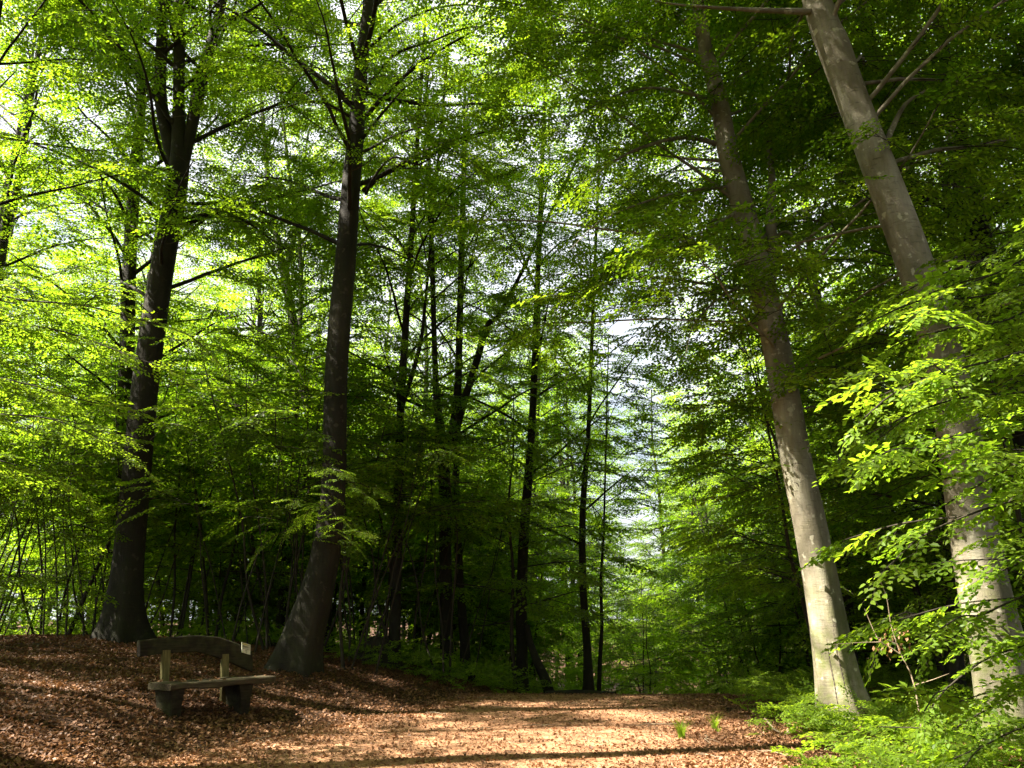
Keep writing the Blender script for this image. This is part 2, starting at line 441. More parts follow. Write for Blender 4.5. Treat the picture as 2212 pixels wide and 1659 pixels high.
def px_trunk(lst, y, top=None, topr=None, lean=None):
    pts, rad = [], []
    for X, Y, w_ in lst:
        p = P(X, Y, y); pts.append(p); rad.append(w_*.43*depth(p)/FPX)
    pts = np.array(pts); rad = np.array(rad)
    if top is not None:
        d = pts[-1]-pts[-2]; d /= np.linalg.norm(d); d = d+np.array([0, 0, .6]); d /= np.linalg.norm(d)
        n = max(1, int((top-pts[-1, 2])/3)); r0 = rad[-1]; ex, er = [], []
        for k in range(1, n+1):
            ex.append(pts[-1]+d*(top-pts[-1, 2])*k/n/d[2]); er.append(r0+(topr-r0)*k/n)
        pts = np.vstack([pts, ex]); rad = np.concatenate([rad, er])
    return pts, rad
def ground_base(pts, sink=.12):
    """put the first point on the ground under it"""
    g = float(hz(pts[0, 0], pts[0, 1])); pts[0, 2] = g-sink
    return np.array([pts[0, 0], pts[0, 1], g])
def bough(cr, tk, pts, rg, r0=.02, every=.22, sc=(.45, .75), jit=.15, start=.05, r1=.005, pitch=-.12):
    A = smooth_path(np.asarray(pts, float), .12)
    tube(tk, A, np.linspace(r0, r1, len(A)), 6)
    seg = np.linalg.norm(np.diff(A, axis=0), axis=1); s = np.concatenate([[0], np.cumsum(seg)]); L = s[-1]
    d = start*L; sd_ = 1
    while d < L:
        p = np.array([np.interp(d, s, A[:, k]) for k in range(3)]); i = min(int(np.searchsorted(s, d)), len(A)-1)
        t = A[i]-A[max(0, i-1)]; ya = math.atan2(t[1], t[0]); el = math.atan2(t[2], math.hypot(t[0], t[1]))
        cr.spray(p, ya+sd_*R(rg.uniform(25, 60)), el*.4+rg.normal(pitch, jit), rg.normal(0, .25), rg.uniform(*sc)*(1-.35*d/L))
        sd_ = -sd_; d += every*rg.uniform(.8, 1.2)
    t = A[-1]-A[-2]
    cr.spray(A[-1], math.atan2(t[1], t[0]), math.atan2(t[2], math.hypot(t[0], t[1])), 0, sc[0])

G = lambda s: np.random.default_rng(s)
# openings in the canopy: where the wood lets the sun through to (x0, y0)-(x1, y1) at height z
TS = np.array(tosun)
OPEN = []
def opening(a, b=None, r=.5):
    a = np.asarray(a, float); b = a if b is None else np.asarray(b, float)
    OPEN.append((a, b, r))
for x0, x1, y, r in [(-.4, 1.4, 12.2, .65), (-.8, .6, 11.3, .5), (.8, 1.9, 11.0, .45), (3.7, 4.6, 12.1, .4), (1.9, 4.4, 9.5, .9), (-.8, 1.6, 9.2, .7), (-4.9, -3.6, 9.4, .45), (-6.9, -6.2, 10.0, .2),
                     (-3.0, -.9, 14.2, .4), (.4, 2.0, 15.6, .4), (1.8, 3.2, 14.4, .3), (-2.6, 0, 9.5, .55), (-3, -1.2, 10.9, .4), (-5.4, -4.9, 11.7, .25), (2.6, 3.6, 13.2, .3)]:
    opening((x0, y, 0), (x1, y, 0), r)

def keep_open(pos, wide=False, rg_=np.random.default_rng(4321)):
    k = np.ones(len(pos), bool); ext = rg_.uniform(.15, .65, len(pos)); u = rg_.random(len(pos))
    if wide:     # coherent light wells through the upper crowns
        q = pos-TS*((pos[:, 2]-8)/TS[2])[:, None]
        well = (vnoise(q[:, 0], q[:, 1], 2.6, 41)*.7+vnoise(q[:, 0], q[:, 1], 1.1, 42)*.3) > np.where(q[:, 1] > 18, .51, .57)
        k &= ~(well & (pos[:, 2] > 6.5) & (q[:, 1] > 15.5) & (u < np.where(pos[:, 2] > 11.5, .92, .75)))
    for a, b, r, pr in [o+(.96,) for o in OPEN]:
        thin = u < pr
        z = (a[2]+b[2])/2; q = pos-TS*((pos[:, 2]-z)/TS[2])[:, None]
        ab = (b-a)[:2]; L2 = ab@ab+1e-9; t = np.clip(((q[:, :2]-a[:2])@ab)/L2, 0, 1)
        d = np.linalg.norm(q[:, :2]-(a[:2]+t[:, None]*ab), axis=1)
        k &= ~((pos[:, 2] > z+.6) & (d < r+ext) & thin)
    return k
# sunlit places on trunks and boughs
for X, Y, y, r in [(1700, 985, 13.0, .5), (1752, 1250, 13.0, .7), (1770, 1400, 13.0, .7), (1740, 1120, 13, .35), (1560, 250, 13.1, .12), (2110, 1235, 9.8, .95), (2140, 1440, 9.8, .9), (715, 1110, 15.8, .3), (735, 700, 15.8, .25), (785, 20, 15.8, .4),
                   (2050, 880, 5, 1.2), (1950, 900, 5, .9), (2000, 1400, 5.4, .9), (1880, 840, 4.9, .5), (2150, 560, 5.3, .6), (1840, 1230, 4.4, .4), (2050, 1600, 6.5, .8), (1950, 1650, 7.5, .6), (1900, 1180, 4.6, .7), (280, 700, 9, 1.0), (60, 830, 9, .6), (120, 640, 9, .7), (640, 1150, 14.1, .1), (2060, 620, 5.1, 1.1), (2100, 780, 5, .5), (1900, 860, 4.9, .3), (2080, 1060, 4.7, .4), (2140, 690, 5.3, .5), (1990, 660, 6, .5), (1960, 900, 6, .6), (2100, 1640, 6.6, 1.1), (1850, 1640, 8.6, .5), (1800, 1600, 9.6, .4)]:
    opening(P(X, Y, y), None, r)
occupied = []     # (x, y) of stems already standing

away = lambda a, z: a if math.sin(a)*-.42+math.cos(a)*-.9 < .6 else a+math.pi
# ---- large beech right of the path (leaning pale trunk)
def right_main():
    rg = G(11); tk, cr = Buf(), Crown()
    pts, rad = px_trunk([(1838, 1590, 100), (1812, 1480, 93), (1780, 1300, 86), (1748, 1130, 80), (1716, 980, 75), (1690, 820, 70), (1664, 690, 66), (1640, 590, 63), (1604, 450, 56), (1572, 330, 50), (1556, 230, 44), (1536, 150, 38), (1518, 70, 32)], 13.3, 23, .07)
    b = ground_base(pts)
    A = build_trunk(tk, pts, rad, rg, 36, .75, .6, .12, .03)
    # stub stem rising beside the trunk
    s = [P(1652, 640, 13.35), P(1668, 580, 13.35), P(1672, 530, 13.4), P(1664, 480, 13.4), P(1668, 400, 13.6), P(1660, 300, 14)]
    tube(tk, smooth_path(s, .2), np.linspace(.13, .05, len(smooth_path(s, .2))), 10)
    bough(cr, tk, [P(1668, 520, 13.4), P(1700, 500, 13.2), P(1728, 540, 13), P(1755, 640, 12.8), P(1790, 720, 12.6)], rg, .035, .3, (.5, .8))
    bough(cr, tk, [P(1545, 310, 13.3), P(1500, 298, 13), P(1450, 300, 12.7), P(1370, 325, 12.4), P(1300, 365, 12), P(1250, 400, 11.8)], rg, .055, .25, (.7, 1.0))
    for bo in ([(1530, 150, 13.3), (1400, 95, 12.9), (1250, 70, 12.5), (1130, 100, 12.2)], [(1545, 215, 13.3), (1400, 190, 12.8), (1280, 230, 12.4), (1190, 300, 12)],
               [(1590, 400, 13.3), (1450, 420, 13), (1310, 470, 12.6), (1230, 540, 12.3)], [(1605, 450, 13.3), (1520, 500, 13), (1420, 560, 12.7), (1350, 620, 12.4)],
               [(1640, 600, 13.3), (1560, 640, 12.9), (1500, 700, 12.6), (1480, 770, 12.4)], [(1520, 90, 13.3), (1430, 10, 13), (1300, -30, 12.6), (1180, -20, 12.3)]):
        bough(cr, tk, [P(*q) for q in bo], rg, .035, .16, (.8, 1.15), jit=.25)
    grow(cr, tk, rg, A, 6.6, 22.5, 46, 6.0, 2.8, azf=away, r0k=.6)
    for k, (z, az, L) in enumerate([(5.0, 1.2, 4.2), (5.6, 2.6, 3.8), (6.0, -2.6, 3.6), (6.6, -1.3, 4.4), (5.8, .3, 4.4)]):
        i = int(np.argmin(abs(A[:, 2]-z))); limb(cr, tk, rg, A[i, :3], az, R(12), L, .022, 1, .4)
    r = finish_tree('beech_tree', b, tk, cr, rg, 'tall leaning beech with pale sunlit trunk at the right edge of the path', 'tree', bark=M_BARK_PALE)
    occupied.append((b[0], b[1])); return r, A, b
# ---- thick beech at the right frame edge
def right_edge():
    rg = G(12); tk, cr = Buf(), Crown()
    pts, rad = px_trunk([(2215, 1680, 150), (2178, 1540, 132), (2150, 1400, 124), (2115, 1230, 116), (2088, 1060, 106), (2060, 880, 98), (2028, 740, 92), (1985, 600, 86), (1950, 500, 84), (1905, 380, 80), (1866, 280, 76), (1832, 190, 74), (1800, 100, 76), (1764, 0, 66)], 10.2, 22, .08)
    b = ground_base(pts)
    A = build_trunk(tk, pts, rad, rg, 28, .5, .6, .15, .025)
    s = smooth_path([P(1910, 370, 10.25), P(1912, 320, 10.3), P(1926, 280, 10.4), P(1956, 225, 10.6), P(2000, 195, 10.8)], .15)
    tube(tk, s, np.linspace(.055, .02, len(s)), 8)
    bough(cr, tk, s[::3], rg, .02, .25, (.6, .9), start=.5)
    bough(cr, tk, [P(1768, 25, 10.2), P(1700, 24, 10), P(1600, 20, 9.8), P(1450, 8, 9.5), P(1380, -10, 9.3)], rg, .055, .3, (.6, .9), start=.5)
    grow(cr, tk, rg, A, 7.6, 21.5, 42, 6.2, 3, r0k=.6, azf=lambda a, z: away(a, z) if not (z < 13 and math.sin(a) < -.2) else a+math.pi)
    for k, (z, az, L) in enumerate([(6.4, .9, 4.6), (5.4, 2.2, 4), (6.2, 0.1, 4.2), (6.9, -.9, 4)]):
        i = int(np.argmin(abs(A[:, 2]-z))); limb(cr, tk, rg, A[i, :3], az, R(12), L, .022, 1, .4)
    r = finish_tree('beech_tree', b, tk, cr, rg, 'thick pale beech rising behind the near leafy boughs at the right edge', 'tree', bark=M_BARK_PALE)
    occupied.append((b[0], b[1])); return r, A, b
RM, RM_A, RM_B = right_main()
RE, RE_A, RE_B = right_edge()

def simple_tree(seed, lst, y, top, topr, label, z0, nl, Lmax, forks=(), flare=.8, templates=None, low=(), group=None, dens=1.0, bark=None, boughs=(), sides=16, Lmin=1.8, sink=.12, droop=.25, bs=(.7, 1.0)):
    dens = dens*(.85 if seed in (28, 29) else .75 if seed in (22, 24, 25, 26, 27, 28, 29, 30) else .95)
    rg = G(seed); tk, cr = Buf(), Crown()
    pts, rad = px_trunk(lst, y, top, topr); b = ground_base(pts, sink)
    A = build_trunk(tk, pts, rad, rg, sides, flare, .5, .2)
    for fk in forks:
        fp, fr = px_trunk(fk, y, top*.93, topr)
        B = build_trunk(tk, fp, fr, rg, 12, 0, .4, .25)
        grow(cr, tk, rg, B, max(z0, B[0, 2]+1.5), top*.9, max(4, nl//3), Lmax*.8, Lmin, dens, droop=droop)
    for bo, r0 in boughs:
        bough(cr, tk, [P(*q) for q in bo], rg, r0, .25, bs)
    if nl: grow(cr, tk, rg, A, z0, top-.5, nl, Lmax, Lmin, dens, droop=droop, **(dict(el0=R(36), el1=R(68), up=R(26)) if 24 < seed < 31 else {}))
    for (z, az, L) in low:
        i = int(np.argmin(abs(A[:, 2]-z))); limb(cr, tk, rg, A[i, :3], az, R(15), L, .04, dens, .6)
    r = finish_tree('beech_tree', b, tk, cr, rg, label, 'tree', group, bark, templates)
    occupied.append((b[0], b[1])); return r

# dark forked beech behind the bench
simple_tree(21, [(255, 1400, 82), (272, 1250, 72), (292, 1050, 68), (312, 850, 65), (335, 680, 62), (352, 570, 58), (372, 460, 54), (388, 350, 48), (386, 240, 30), (388, 100, 27), (388, 0, 25)], 17, 24, .08,
    'thick black-barked beech forking into three stems behind the bench', 8.0, 32, 5.5,
    forks=([(384, 400, 30), (362, 300, 30), (346, 200, 30), (350, 90, 28), (354, 0, 26)], [(392, 380, 26), (415, 270, 28), (435, 170, 33), (460, 80, 26), (480, 0, 22)]), flare=.9,
    boughs=([[(395, 472, 17), (430, 466, 16.8), (480, 460, 16.6), (530, 478, 16.4), (590, 520, 16.2), (670, 570, 16)], .05], [[(455, 75, 17), (500, 45, 16.8), (560, 10, 16.6), (620, -40, 16.4)], .07]))
# slimmer trunk left of it
simple_tree(22, [(262, 1400, 40), (266, 1200, 38), (270, 900, 36), (276, 700, 34), (280, 560, 32), (288, 420, 30), (300, 280, 27), (305, 180, 24), (290, 60, 20), (284, 0, 18)], 20, 21, .05,
    'slim dark beech just left of the three-stemmed beech, mostly hidden low down', 6.0, 28, 5)
# thick curved trunk with flared foot left of centre
simple_tree(23, [(634, 1462, 112), (652, 1380, 98), (678, 1300, 84), (702, 1200, 70), (716, 1100, 62), (722, 1000, 58), (724, 900, 58), (727, 800, 57), (734, 700, 57), (743, 600, 55), (751, 500, 51), (758, 400, 48), (768, 300, 42), (778, 180, 34), (790, 60, 30), (797, 0, 27)], 16, 24, .07,
    'thick curved beech with a widely flared foot right of the bench', 9.0, 32, 6.0, flare=.35, sides=24,
    boughs=([[(785, 412, 16), (830, 375, 15.6), (900, 335, 15.2), (970, 305, 14.8), (1060, 282, 14.4), (1150, 262, 14)], .06],
            [[(790, 420, 16), (810, 380, 15.5), (850, 340, 15), (905, 355, 14.6), (960, 320, 14.4), (1010, 345, 14)], .035],
            [[(782, 300, 16), (830, 240, 15.6), (880, 185, 15.2), (940, 150, 15)], .05],
            [[(780, 250, 16), (740, 200, 15.6), (690, 150, 15.2), (640, 120, 15)], .04],
            [[(785, 200, 16), (850, 120, 15.4), (930, 90, 15), (1010, 60, 14.6), (1090, 60, 14.2)], .05],
            [[(782, 330, 16), (860, 290, 15), (960, 260, 14.2), (1040, 240, 13.8)], .04], [[(788, 110, 16), (880, 40, 15.5), (1000, 10, 15), (1120, 40, 14.5)], .045], [[(770, 260, 16), (690, 220, 15.6), (600, 240, 15.2), (540, 300, 15)], .035]), bs=(.9, 1.35))
# slender forked
simple_tree(24, [(705, 1440, 34), (698, 1200, 32), (690, 1000, 30), (672, 900, 28), (650, 800, 25), (630, 680, 23), (614, 590, 20), (600, 520, 17), (584, 440, 14)], 24, 21, .04,
    'slender leaning beech forking in a narrow V, left of the curved beech', 8, 16, 4.6,
    forks=([(616, 590, 14), (634, 520, 13), (640, 450, 11), (628, 400, 9)],), templates=None)
# twin-stem slim beech
simple_tree(25, [(848, 1475, 34), (852, 1380, 28), (858, 1200, 25), (862, 1000, 22), (866, 860, 20), (874, 740, 18), (880, 640, 16), (886, 560, 14)], 20.5, 20, .04,
    'slim straight beech with a rotten stump at its foot, right of the curved beech', 6.5, 18, 4.6, flare=.5,
    forks=([(868, 880, 13), (890, 810, 12), (908, 740, 10), (918, 660, 8)],))
simple_tree(26, [(968, 1490, 36), (965, 1380, 32), (962, 1200, 31), (960, 1050, 30), (955, 960, 26), (945, 880, 20), (940, 800, 15)], 22, 20, .04,
    'broad dark trunk splitting into three stems near the middle of the wood', 6, 17, 5.0, flare=.35,
    forks=([(962, 1000, 20), (985, 930, 20), (1005, 860, 19), (1030, 780, 18), (1055, 700, 15), (1090, 660, 10)], [(968, 960, 12), (985, 850, 12), (990, 700, 10)]))
simple_tree(27, [(1006, 1490, 28), (1003, 1380, 24), (995, 1280, 20), (990, 1180, 19), (985, 1050, 17), (990, 900, 14)], 23, 18, .03,
    'narrow dark beech pressed close to the broad trunk on its right side', 5.5, 12, 4.4, flare=.4)
simple_tree(28, [(1126, 1498, 32), (1127, 1400, 28), (1126, 1300, 27), (1132, 1150, 24), (1140, 1050, 22), (1150, 900, 18)], 22.5, 22, .04,
    'dark trunk standing beside a slanting broken stem', 5.0, 17, 4.8, flare=.4)
simple_tree(29, [(1272, 1515, 26), (1268, 1400, 20), (1260, 1280, 18), (1258, 1150, 17), (1262, 1050, 15), (1270, 950, 12)], 23, 18, .03,
    'slim beech standing at the brow where the path disappears', 3.5, 18, 4.2, flare=.6)
simple_tree(30, [(1292, 1515, 12), (1296, 1430, 11), (1300, 1350, 9), (1298, 1250, 8), (1304, 1150, 6)], 23.5, 10, .015,
    'thin sapling beside the slim beech at the brow of the path', 3.5, 12, 2.2, flare=.2)
# left edge leaning trunk
simple_tree(31, [(-40, 1380, 36), (-30, 1000, 30), (-12, 700, 26), (6, 520, 24), (40, 390, 20), (60, 250, 16)], 20, 20, .05,
    'leaning dark trunk cut by the left edge of the view', 8, 18, 4.6)
# trunks behind the right-edge beech
simple_tree(32, [(2060, 1500, 40), (2050, 1200, 38), (2030, 900, 36), (2010, 700, 33), (1995, 560, 30), (1978, 430, 28), (1940, 290, 27), (1900, 160, 26), (1866, 20, 24)], 16, 23, .07,
    'slim mottled beech directly behind the thick beech at the right', 7.5, 18, 5)
simple_tree(33, [(2300, 1500, 50), (2240, 1100, 46), (2200, 900, 44), (2160, 640, 40), (2122, 500, 36), (2100, 400, 30)], 15, 23, .07,
    'dark trunk seen through leaves at the far right, thicker of the pair', 7, 18, 5.2)
simple_tree(34, [(2120, 1500, 30), (2100, 900, 28), (2085, 700, 26), (2070, 560, 24), (2050, 440, 20)], 20, 22, .06,
    'dark trunk seen through leaves at the far right, thinner of the pair', 6, 18, 4.6)

# ------------------------------------------------------------------ wood: tall beeches and young beeches as shared meshes
def proto_tall(seed, H, r, z0, nl, Lmax, templates):
    rg = G(seed); tk, cr = Buf(), Crown()
    n = 7; z = np.linspace(-.15, H, n); wob = np.cumsum(rg.normal(0, .22, (n, 2)), axis=0); wob[0] = 0
    pts = np.column_stack([wob, z]); rad = r*(1-np.linspace(0, 1, n)*.78)
    A = build_trunk(tk, pts, rad, rg, 12, .7, .4, .5)
    grow(cr, tk, rg, A, z0, H-.5, nl, Lmax, 1.8, .62, droop=.3, sides=5)
    tv, tf, _ = tk.arr()
    return (mesh_np('trunk', tv, tf, [M_BARK], smooth=True), cr.mesh('crown', templates, rg, M_LEAF))
def proto_young(seed, H, r, z0, nl, Lmax, templates, stems=1):
    rg = G(seed); tk, cr = Buf(), Crown()
    for s in range(stems):
        n = 6; z = np.linspace(-.08, H*rg.uniform(.85, 1), n); lean = rg.normal(0, .12, 2)
        wob = np.cumsum(rg.normal(0, .07, (n, 2)), axis=0)+np.outer(z, lean); wob -= wob[0]-rg.normal(0, .25*(stems > 1), 2)
        pts = np.column_stack([wob, z]); rad = r*(1-np.linspace(0, 1, n)*.8)
        A = build_trunk(tk, pts, rad, rg, 7, .3, .15, .3)
        grow(cr, tk, rg, A, z0, H*.97, nl, Lmax, .7, .62, R(5), R(50), droop=.35, sides=4, up=R(6))
    tv, tf, _ = tk.arr()
    return (mesh_np('stem', tv, tf, [M_TWIG], smooth=True), cr.mesh('foliage', templates, rg, M_LEAF))

TALL = [proto_tall(400+i, H, r, z0, nl, Lm, SPR_FAR) for i, (H, r, z0, nl, Lm) in enumerate(
    [(23, .24, 6, 26, 5.0), (21, .19, 4.5, 26, 4.4), (25, .28, 8, 26, 5.4), (18, .15, 3.5, 24, 3.8), (14, .11, 2.5, 22, 3.2), (26, .26, 12.5, 24, 6.2)])]
YOUNG = [proto_young(500+i, H, r, z0, nl, Lm, T, st) for i, (H, r, z0, nl, Lm, T, st) in enumerate(
    [(4.6, .035, .9, 13, 2.0, SPR, 1), (6.5, .05, 1.3, 16, 2.4, SPR, 1), (3.2, .025, .5, 8, 1.5, SPR, 2), (8.5, .065, 2.0, 18, 2.8, SPR, 1), (5.5, .04, 1.6, 12, 2.2, SPR, 2), (5.2, .022, 2.9, 3, 1.2, SPR, 2), (6.4, .028, 3.8, 3, 1.4, SPR, 3)])]

protos = {}
def stand(kind, idx, x, y, rot, sc, label, group, cat='tree'):
    if (kind, idx) not in protos:
        if kind == 'tall':
            root = add('beech_tree', None); a = add('trunk', TALL[idx][0], root); b = add('crown', TALL[idx][1], root)
        else:
            root = add('young_beech', None); a = add('stem', YOUNG[idx][0], root); b = add('foliage', YOUNG[idx][1], root)
        protos[(kind, idx)] = (root, a, b)
    else:
        r0, a0, b0 = protos[(kind, idx)]
        root = r0.copy(); COL.objects.link(root)
        for c in (a0, b0):
            d = c.copy(); COL.objects.link(d); d.parent = root
    root.location = (x, y, float(hz(x, y))-.03); root.rotation_euler = (0, 0, rot); root.scale = (sc, sc, sc)
    words = dict(tall=['tall', 'slim tall', 'large', 'middle-sized', 'small', 'very tall'], young=['small', 'middle-sized', 'low bushy', 'tall slender', 'twin-stemmed', 'straight thin', 'triple-stemmed'])[kind][idx]
    tail = ', farther rank' if y > (38 if kind == 'tall' else 27) else (', nearer rank' if y > 0 else '')
    if y > 0 and 'outside' not in label and abs(x)/y < .9:
        q = x/y
        reg = ('at the left edge of the view' if q < -.52 else 'behind the bench' if q < -.40 else 'between bench and curved beech' if q < -.30 else 'behind the curved beech' if q < -.20 else
               'behind the slim trunks left of centre' if q < -.06 else 'behind the slim trunks at centre' if q < .08 else 'in line with the path end' if q < .2 else 'left of the pale leaning beech' if q < .36 else
               'between the two pale trunks' if q < .5 else 'at the right edge of the view')
        label = label.split(' in the ')[0].split(' beyond ')[0].split(' under ')[0]+' '+reg
        tail = ', '+('front' if y < 19 else 'second' if y < 24 else 'third' if y < 31 else 'fourth' if y < 42 else 'fifth' if y < 60 else 'last')+' rank'
    root['label'] = words+' '+label+tail; root['category'] = cat; root['group'] = group
    return root

def scatter(rg, n, xr_, yr_, mind, ok, taken, tries=4000):
    out = []
    for _ in range(tries):
        if len(out) >= n: break
        x, y = rg.uniform(*xr_), rg.uniform(*yr_)
        if not ok(x, y): continue
        if all((x-a)**2+(y-b)**2 > mind*mind for a, b in out) and all((x-a)**2+(y-b)**2 > (mind*.8)**2 for a, b in taken):
            out.append((x, y))
    return out
def in_view(x, y, m=3):
    return y > 0 and abs(x) < .66*y+m
rgS = G(77)
left = scatter(rgS, 40, (-40, 2), (19, 56), 4.4, lambda x, y: in_view(x, y) and x < xl(y)-1.5 and x < -14 and (y > 41 or x < -19 and y < 31 or x < -25), occupied)
shade_r = [(9.5, 16.5, 0), (12.5, 13, 2), (8.6, 21.5, 1), (13, 19, 0), (17, 15, 1)]
occupied += [(a, b) for a, b, _ in shade_r]
right = scatter(rgS, 34, (4, 42), (15, 60), 3.8, lambda x, y: in_view(x, y) and x > xr(y)+3.0, occupied)
far = scatter(rgS, 62, (-34, 34), (48, 88), 3.9, lambda x, y: True, occupied)
mid = scatter(rgS, 24, (-16, 4), (26, 54), 3.0, lambda x, y: x < .1*y and (y < 30.5 and x < -2 or y > 41), occupied)
for i, (x, y) in enumerate(left):
    stand('tall', int(rgS.integers(0, 5)), x, y, rgS.uniform(0, 6.28), rgS.uniform(.85, 1.1), 'beech in the wood left of the path', 'beeches in the wood left of the path')
for i, (x, y) in enumerate(right):
    stand('tall', int(rgS.integers(0, 5)), x, y, rgS.uniform(0, 6.28), rgS.uniform(.85, 1.1), 'beech in the wood right of the path', 'beeches in the wood right of the path')
for x, y, k in shade_r:
    stand('tall', k, x, y, rgS.uniform(0, 6.28), 1.05, 'beech in the wood right of the path', 'beeches in the wood right of the path')
for i, (x, y) in enumerate(far):
    lane = .08 < x/y < .23
    stand('tall', 4 if lane else int(rgS.integers(1, 5)), x, y, rgS.uniform(0, 6.28), rgS.uniform(.95, 1.25)*(.8 if lane else 1), 'pale green beech beyond the brow of the path', 'beeches beyond the brow of the path')
for i, (x, y) in enumerate(mid):
    stand('tall', [4, 3, 1, 4][i % 4], x, y, rgS.uniform(0, 6.28), rgS.uniform(.8, 1.0), 'sunlit beech in the glade behind the central trunks', 'slim beeches in the glade')
for x, y, k in [(1.0, 42, 0), (-3, 43.5, 1), (3.0, 47, 1), (-1.2, 50, 0), (-6.5, 42, 1), (-3.2, 28.2, 3)]:
    stand('tall', k, x, y, rgS.uniform(0, 6.28), .95, 'sunlit beech in the glade behind the central trunks', 'slim beeches in the glade')
# trees beside and behind the photographer that shade the scene
side = [(-15.5, 8.2, 1), (-14.5, 11.5, 1), (-12, 14.5, 3), (-19, 3.0, 2), (-20.5, 13, 0), (-26, 7, 1), (12, 9, 2), (16, 5, 0), (-6.9, 8.6, 5), (-10.8, 12.6, 5), (7.5, 1.5, 5), (-7, -2, 5), (1, -6, 5), (9, -6, 2), (-13, -5, 2), (15, -1, 5), (-3.5, -1.5, 5), (3.4, -2.6, 5), (-1, -10, 5), (10.5, 4, 5), (-4, -12, 2), (6, -13, 0), (-14, 2, 5), (-4.7, 4.0, 5), (2.9, 1.8, 5)]
TP = [(23, .24, 6, 26, 5.0), (21, .19, 4.5, 26, 4.4), (25, .28, 8, 26, 5.4), (18, .15, 3.5, 24, 3.8), (14, .11, 2.5, 22, 3.2), (29, .30, 13, 36, 7.2)]
for i, (x, y, k) in enumerate(side):
    if y < -4 or x > 7:
        stand('tall', k, x, y, rgS.uniform(0, 6.28), rgS.uniform(.9, 1.1), 'beech standing outside the view beside the clearing', 'beeches outside the view'); continue
    H, r, z0, nl, Lm = TP[k]; rg = G(700+i); tk, cr = Buf(), Crown(); g = float(hz(x, y)); n = 7; z = np.linspace(-.15, H, n)+g
    wob = np.cumsum(rg.normal(0, .22, (n, 2)), axis=0); wob -= wob[0]
    A = build_trunk(tk, np.column_stack([wob+[x, y], z]), r*(1-np.linspace(0, 1, n)*.78), rg, 12, .7, .4, .5)
    grow(cr, tk, rg, A, z0+g, H+g-.5, nl, Lm, 1.8, .95, droop=.3, sides=5)
    finish_tree('beech_tree', [x, y, g], tk, cr, rg, 'tall beech standing outside the view beside the clearing', 'tree', 'beeches outside the view', templates=SPR_FAR)
# young beeches
for i, (x, y) in enumerate([(-6, -4), (-2, -5), (2, -4.5), (6, -5), (9, -3), (-9, -1.5), (-10, 3), (8.5, 1), (4, -8), (-4, -8), (0, -7.5), (12, 2)]):
    stand('young', [3, 1, 0][i % 3], x, y, i*1.3, 1.15, 'young beech outside the view behind the photographer', 'young beeches outside the view', 'young tree')
yl = scatter(rgS, 46, (-26, 1), (15.5, 36), 1.5, lambda x, y: (y > 25 or x < -9 or (x < -6 and y > 21)) and in_view(x, y, 1) and x < xl(y)-(1.0 if y > 19 else 1.6) and not (x > -8 and y < 17.4), occupied)
poles = scatter(rgS, 36, (-17, -.5), (16.8, 22.5), .75, lambda x, y: x < xl(y)-1.3 and not (x > -7.4 and y < 17.2), [])
front = [(.1, 21.9, 1), (-3.4, 22.6, 1), (2.0, 21.4, 3), (.5, 24.2, 3), (3.2, 24.8, 1)]
yr_ = scatter(rgS, 42, (5, 24), (11, 34), 1.5, lambda x, y: in_view(x, y, 1) and x > xr(y)+1.2 and not (y < 14.5 and x < 7.2), occupied)
yc = scatter(rgS, 40, (-14, 14), (29, 47), 2.1, lambda x, y: True, occupied)
for x, y in yl:
    stand('young', int(rgS.integers(0, 5)), x, y, rgS.uniform(0, 6.28), rgS.uniform(.8, 1.2), 'young beech in the undergrowth left of the path', 'young beeches left of the path', 'young tree')
for i, (x, y) in enumerate(poles):
    stand('young', 5+i % 2, x, y, rgS.uniform(0, 6.28), rgS.uniform(.8, 1.2), 'bare-stemmed young beech in the dark wood behind the bench', 'thin stems behind the bench', 'young tree')
for x, y, k in front:
    ra, sa = rgS.uniform(0, 6.28), rgS.uniform(1.0, 1.3)
    if x in (.5, 3.2, 2.0): continue
    stand('young', k, x, y, ra, sa, 'leafy young beech under the slim trunks at the brow of the path', 'young beeches at the brow', 'young tree')
for x, y in yr_:
    stand('young', int(rgS.integers(0, 5)), x, y, rgS.uniform(0, 6.28), rgS.uniform(.8, 1.2), 'young beech in the undergrowth right of the path', 'young beeches right of the path', 'young tree')
for x, y in yc:
    stand('young', int(rgS.integers(0, 5)), x, y, rgS.uniform(0, 6.28), rgS.uniform(.8, 1.15), 'young beech in the hollow beyond the brow', 'young beeches beyond the brow', 'young tree')

# ------------------------------------------------------------------ marks in the bark (branch scars, carving)
from mathutils.bvhtree import BVHTree
def bark_marks(root, curves, name='bark_scar'):
    trunk = [c for c in root.children if c.name.startswith('trunk')][0]
    me = trunk.data; base = np.array(root.location)
    vv = [v.co.copy() for v in me.vertices]; ff = [tuple(p.vertices) for p in me.polygons]
    bv = BVHTree.FromPolygons(vv, ff)
    org = Vector((0, 0, EYE))-Vector(base); allv = Buf()
    for pts, wd in curves:
        out = []
        for X, Y in pts:
            d = Vector(P(X, Y, 10))-Vector((0, 0, EYE)); d.normalize()
            h, nrm, _, _ = bv.ray_cast(org, d)
            if h is not None: out.append(np.array(h-nrm*.0035))
        if len(out) > 2:
            out = smooth_path(np.array(out), .02)
            m = len(out); wv = wd*.75*(.35+.65*np.sin(np.linspace(.15, 2.99, m)))*(1+.35*np.sin(np.arange(m)*1.9))
            tb = Buf(); tube(tb, out, wv, 5); v, f, _ = tb.arr()
            if name == 'carved_number': allv.put(v, f)
            else: add(name, mesh_np(name, v, f, [M_SCAR], smooth=True), root)
    if allv.n:
        v, f, _ = allv.arr(); add(name, mesh_np(name, v, f, [M_SCAR], smooth=True), root)
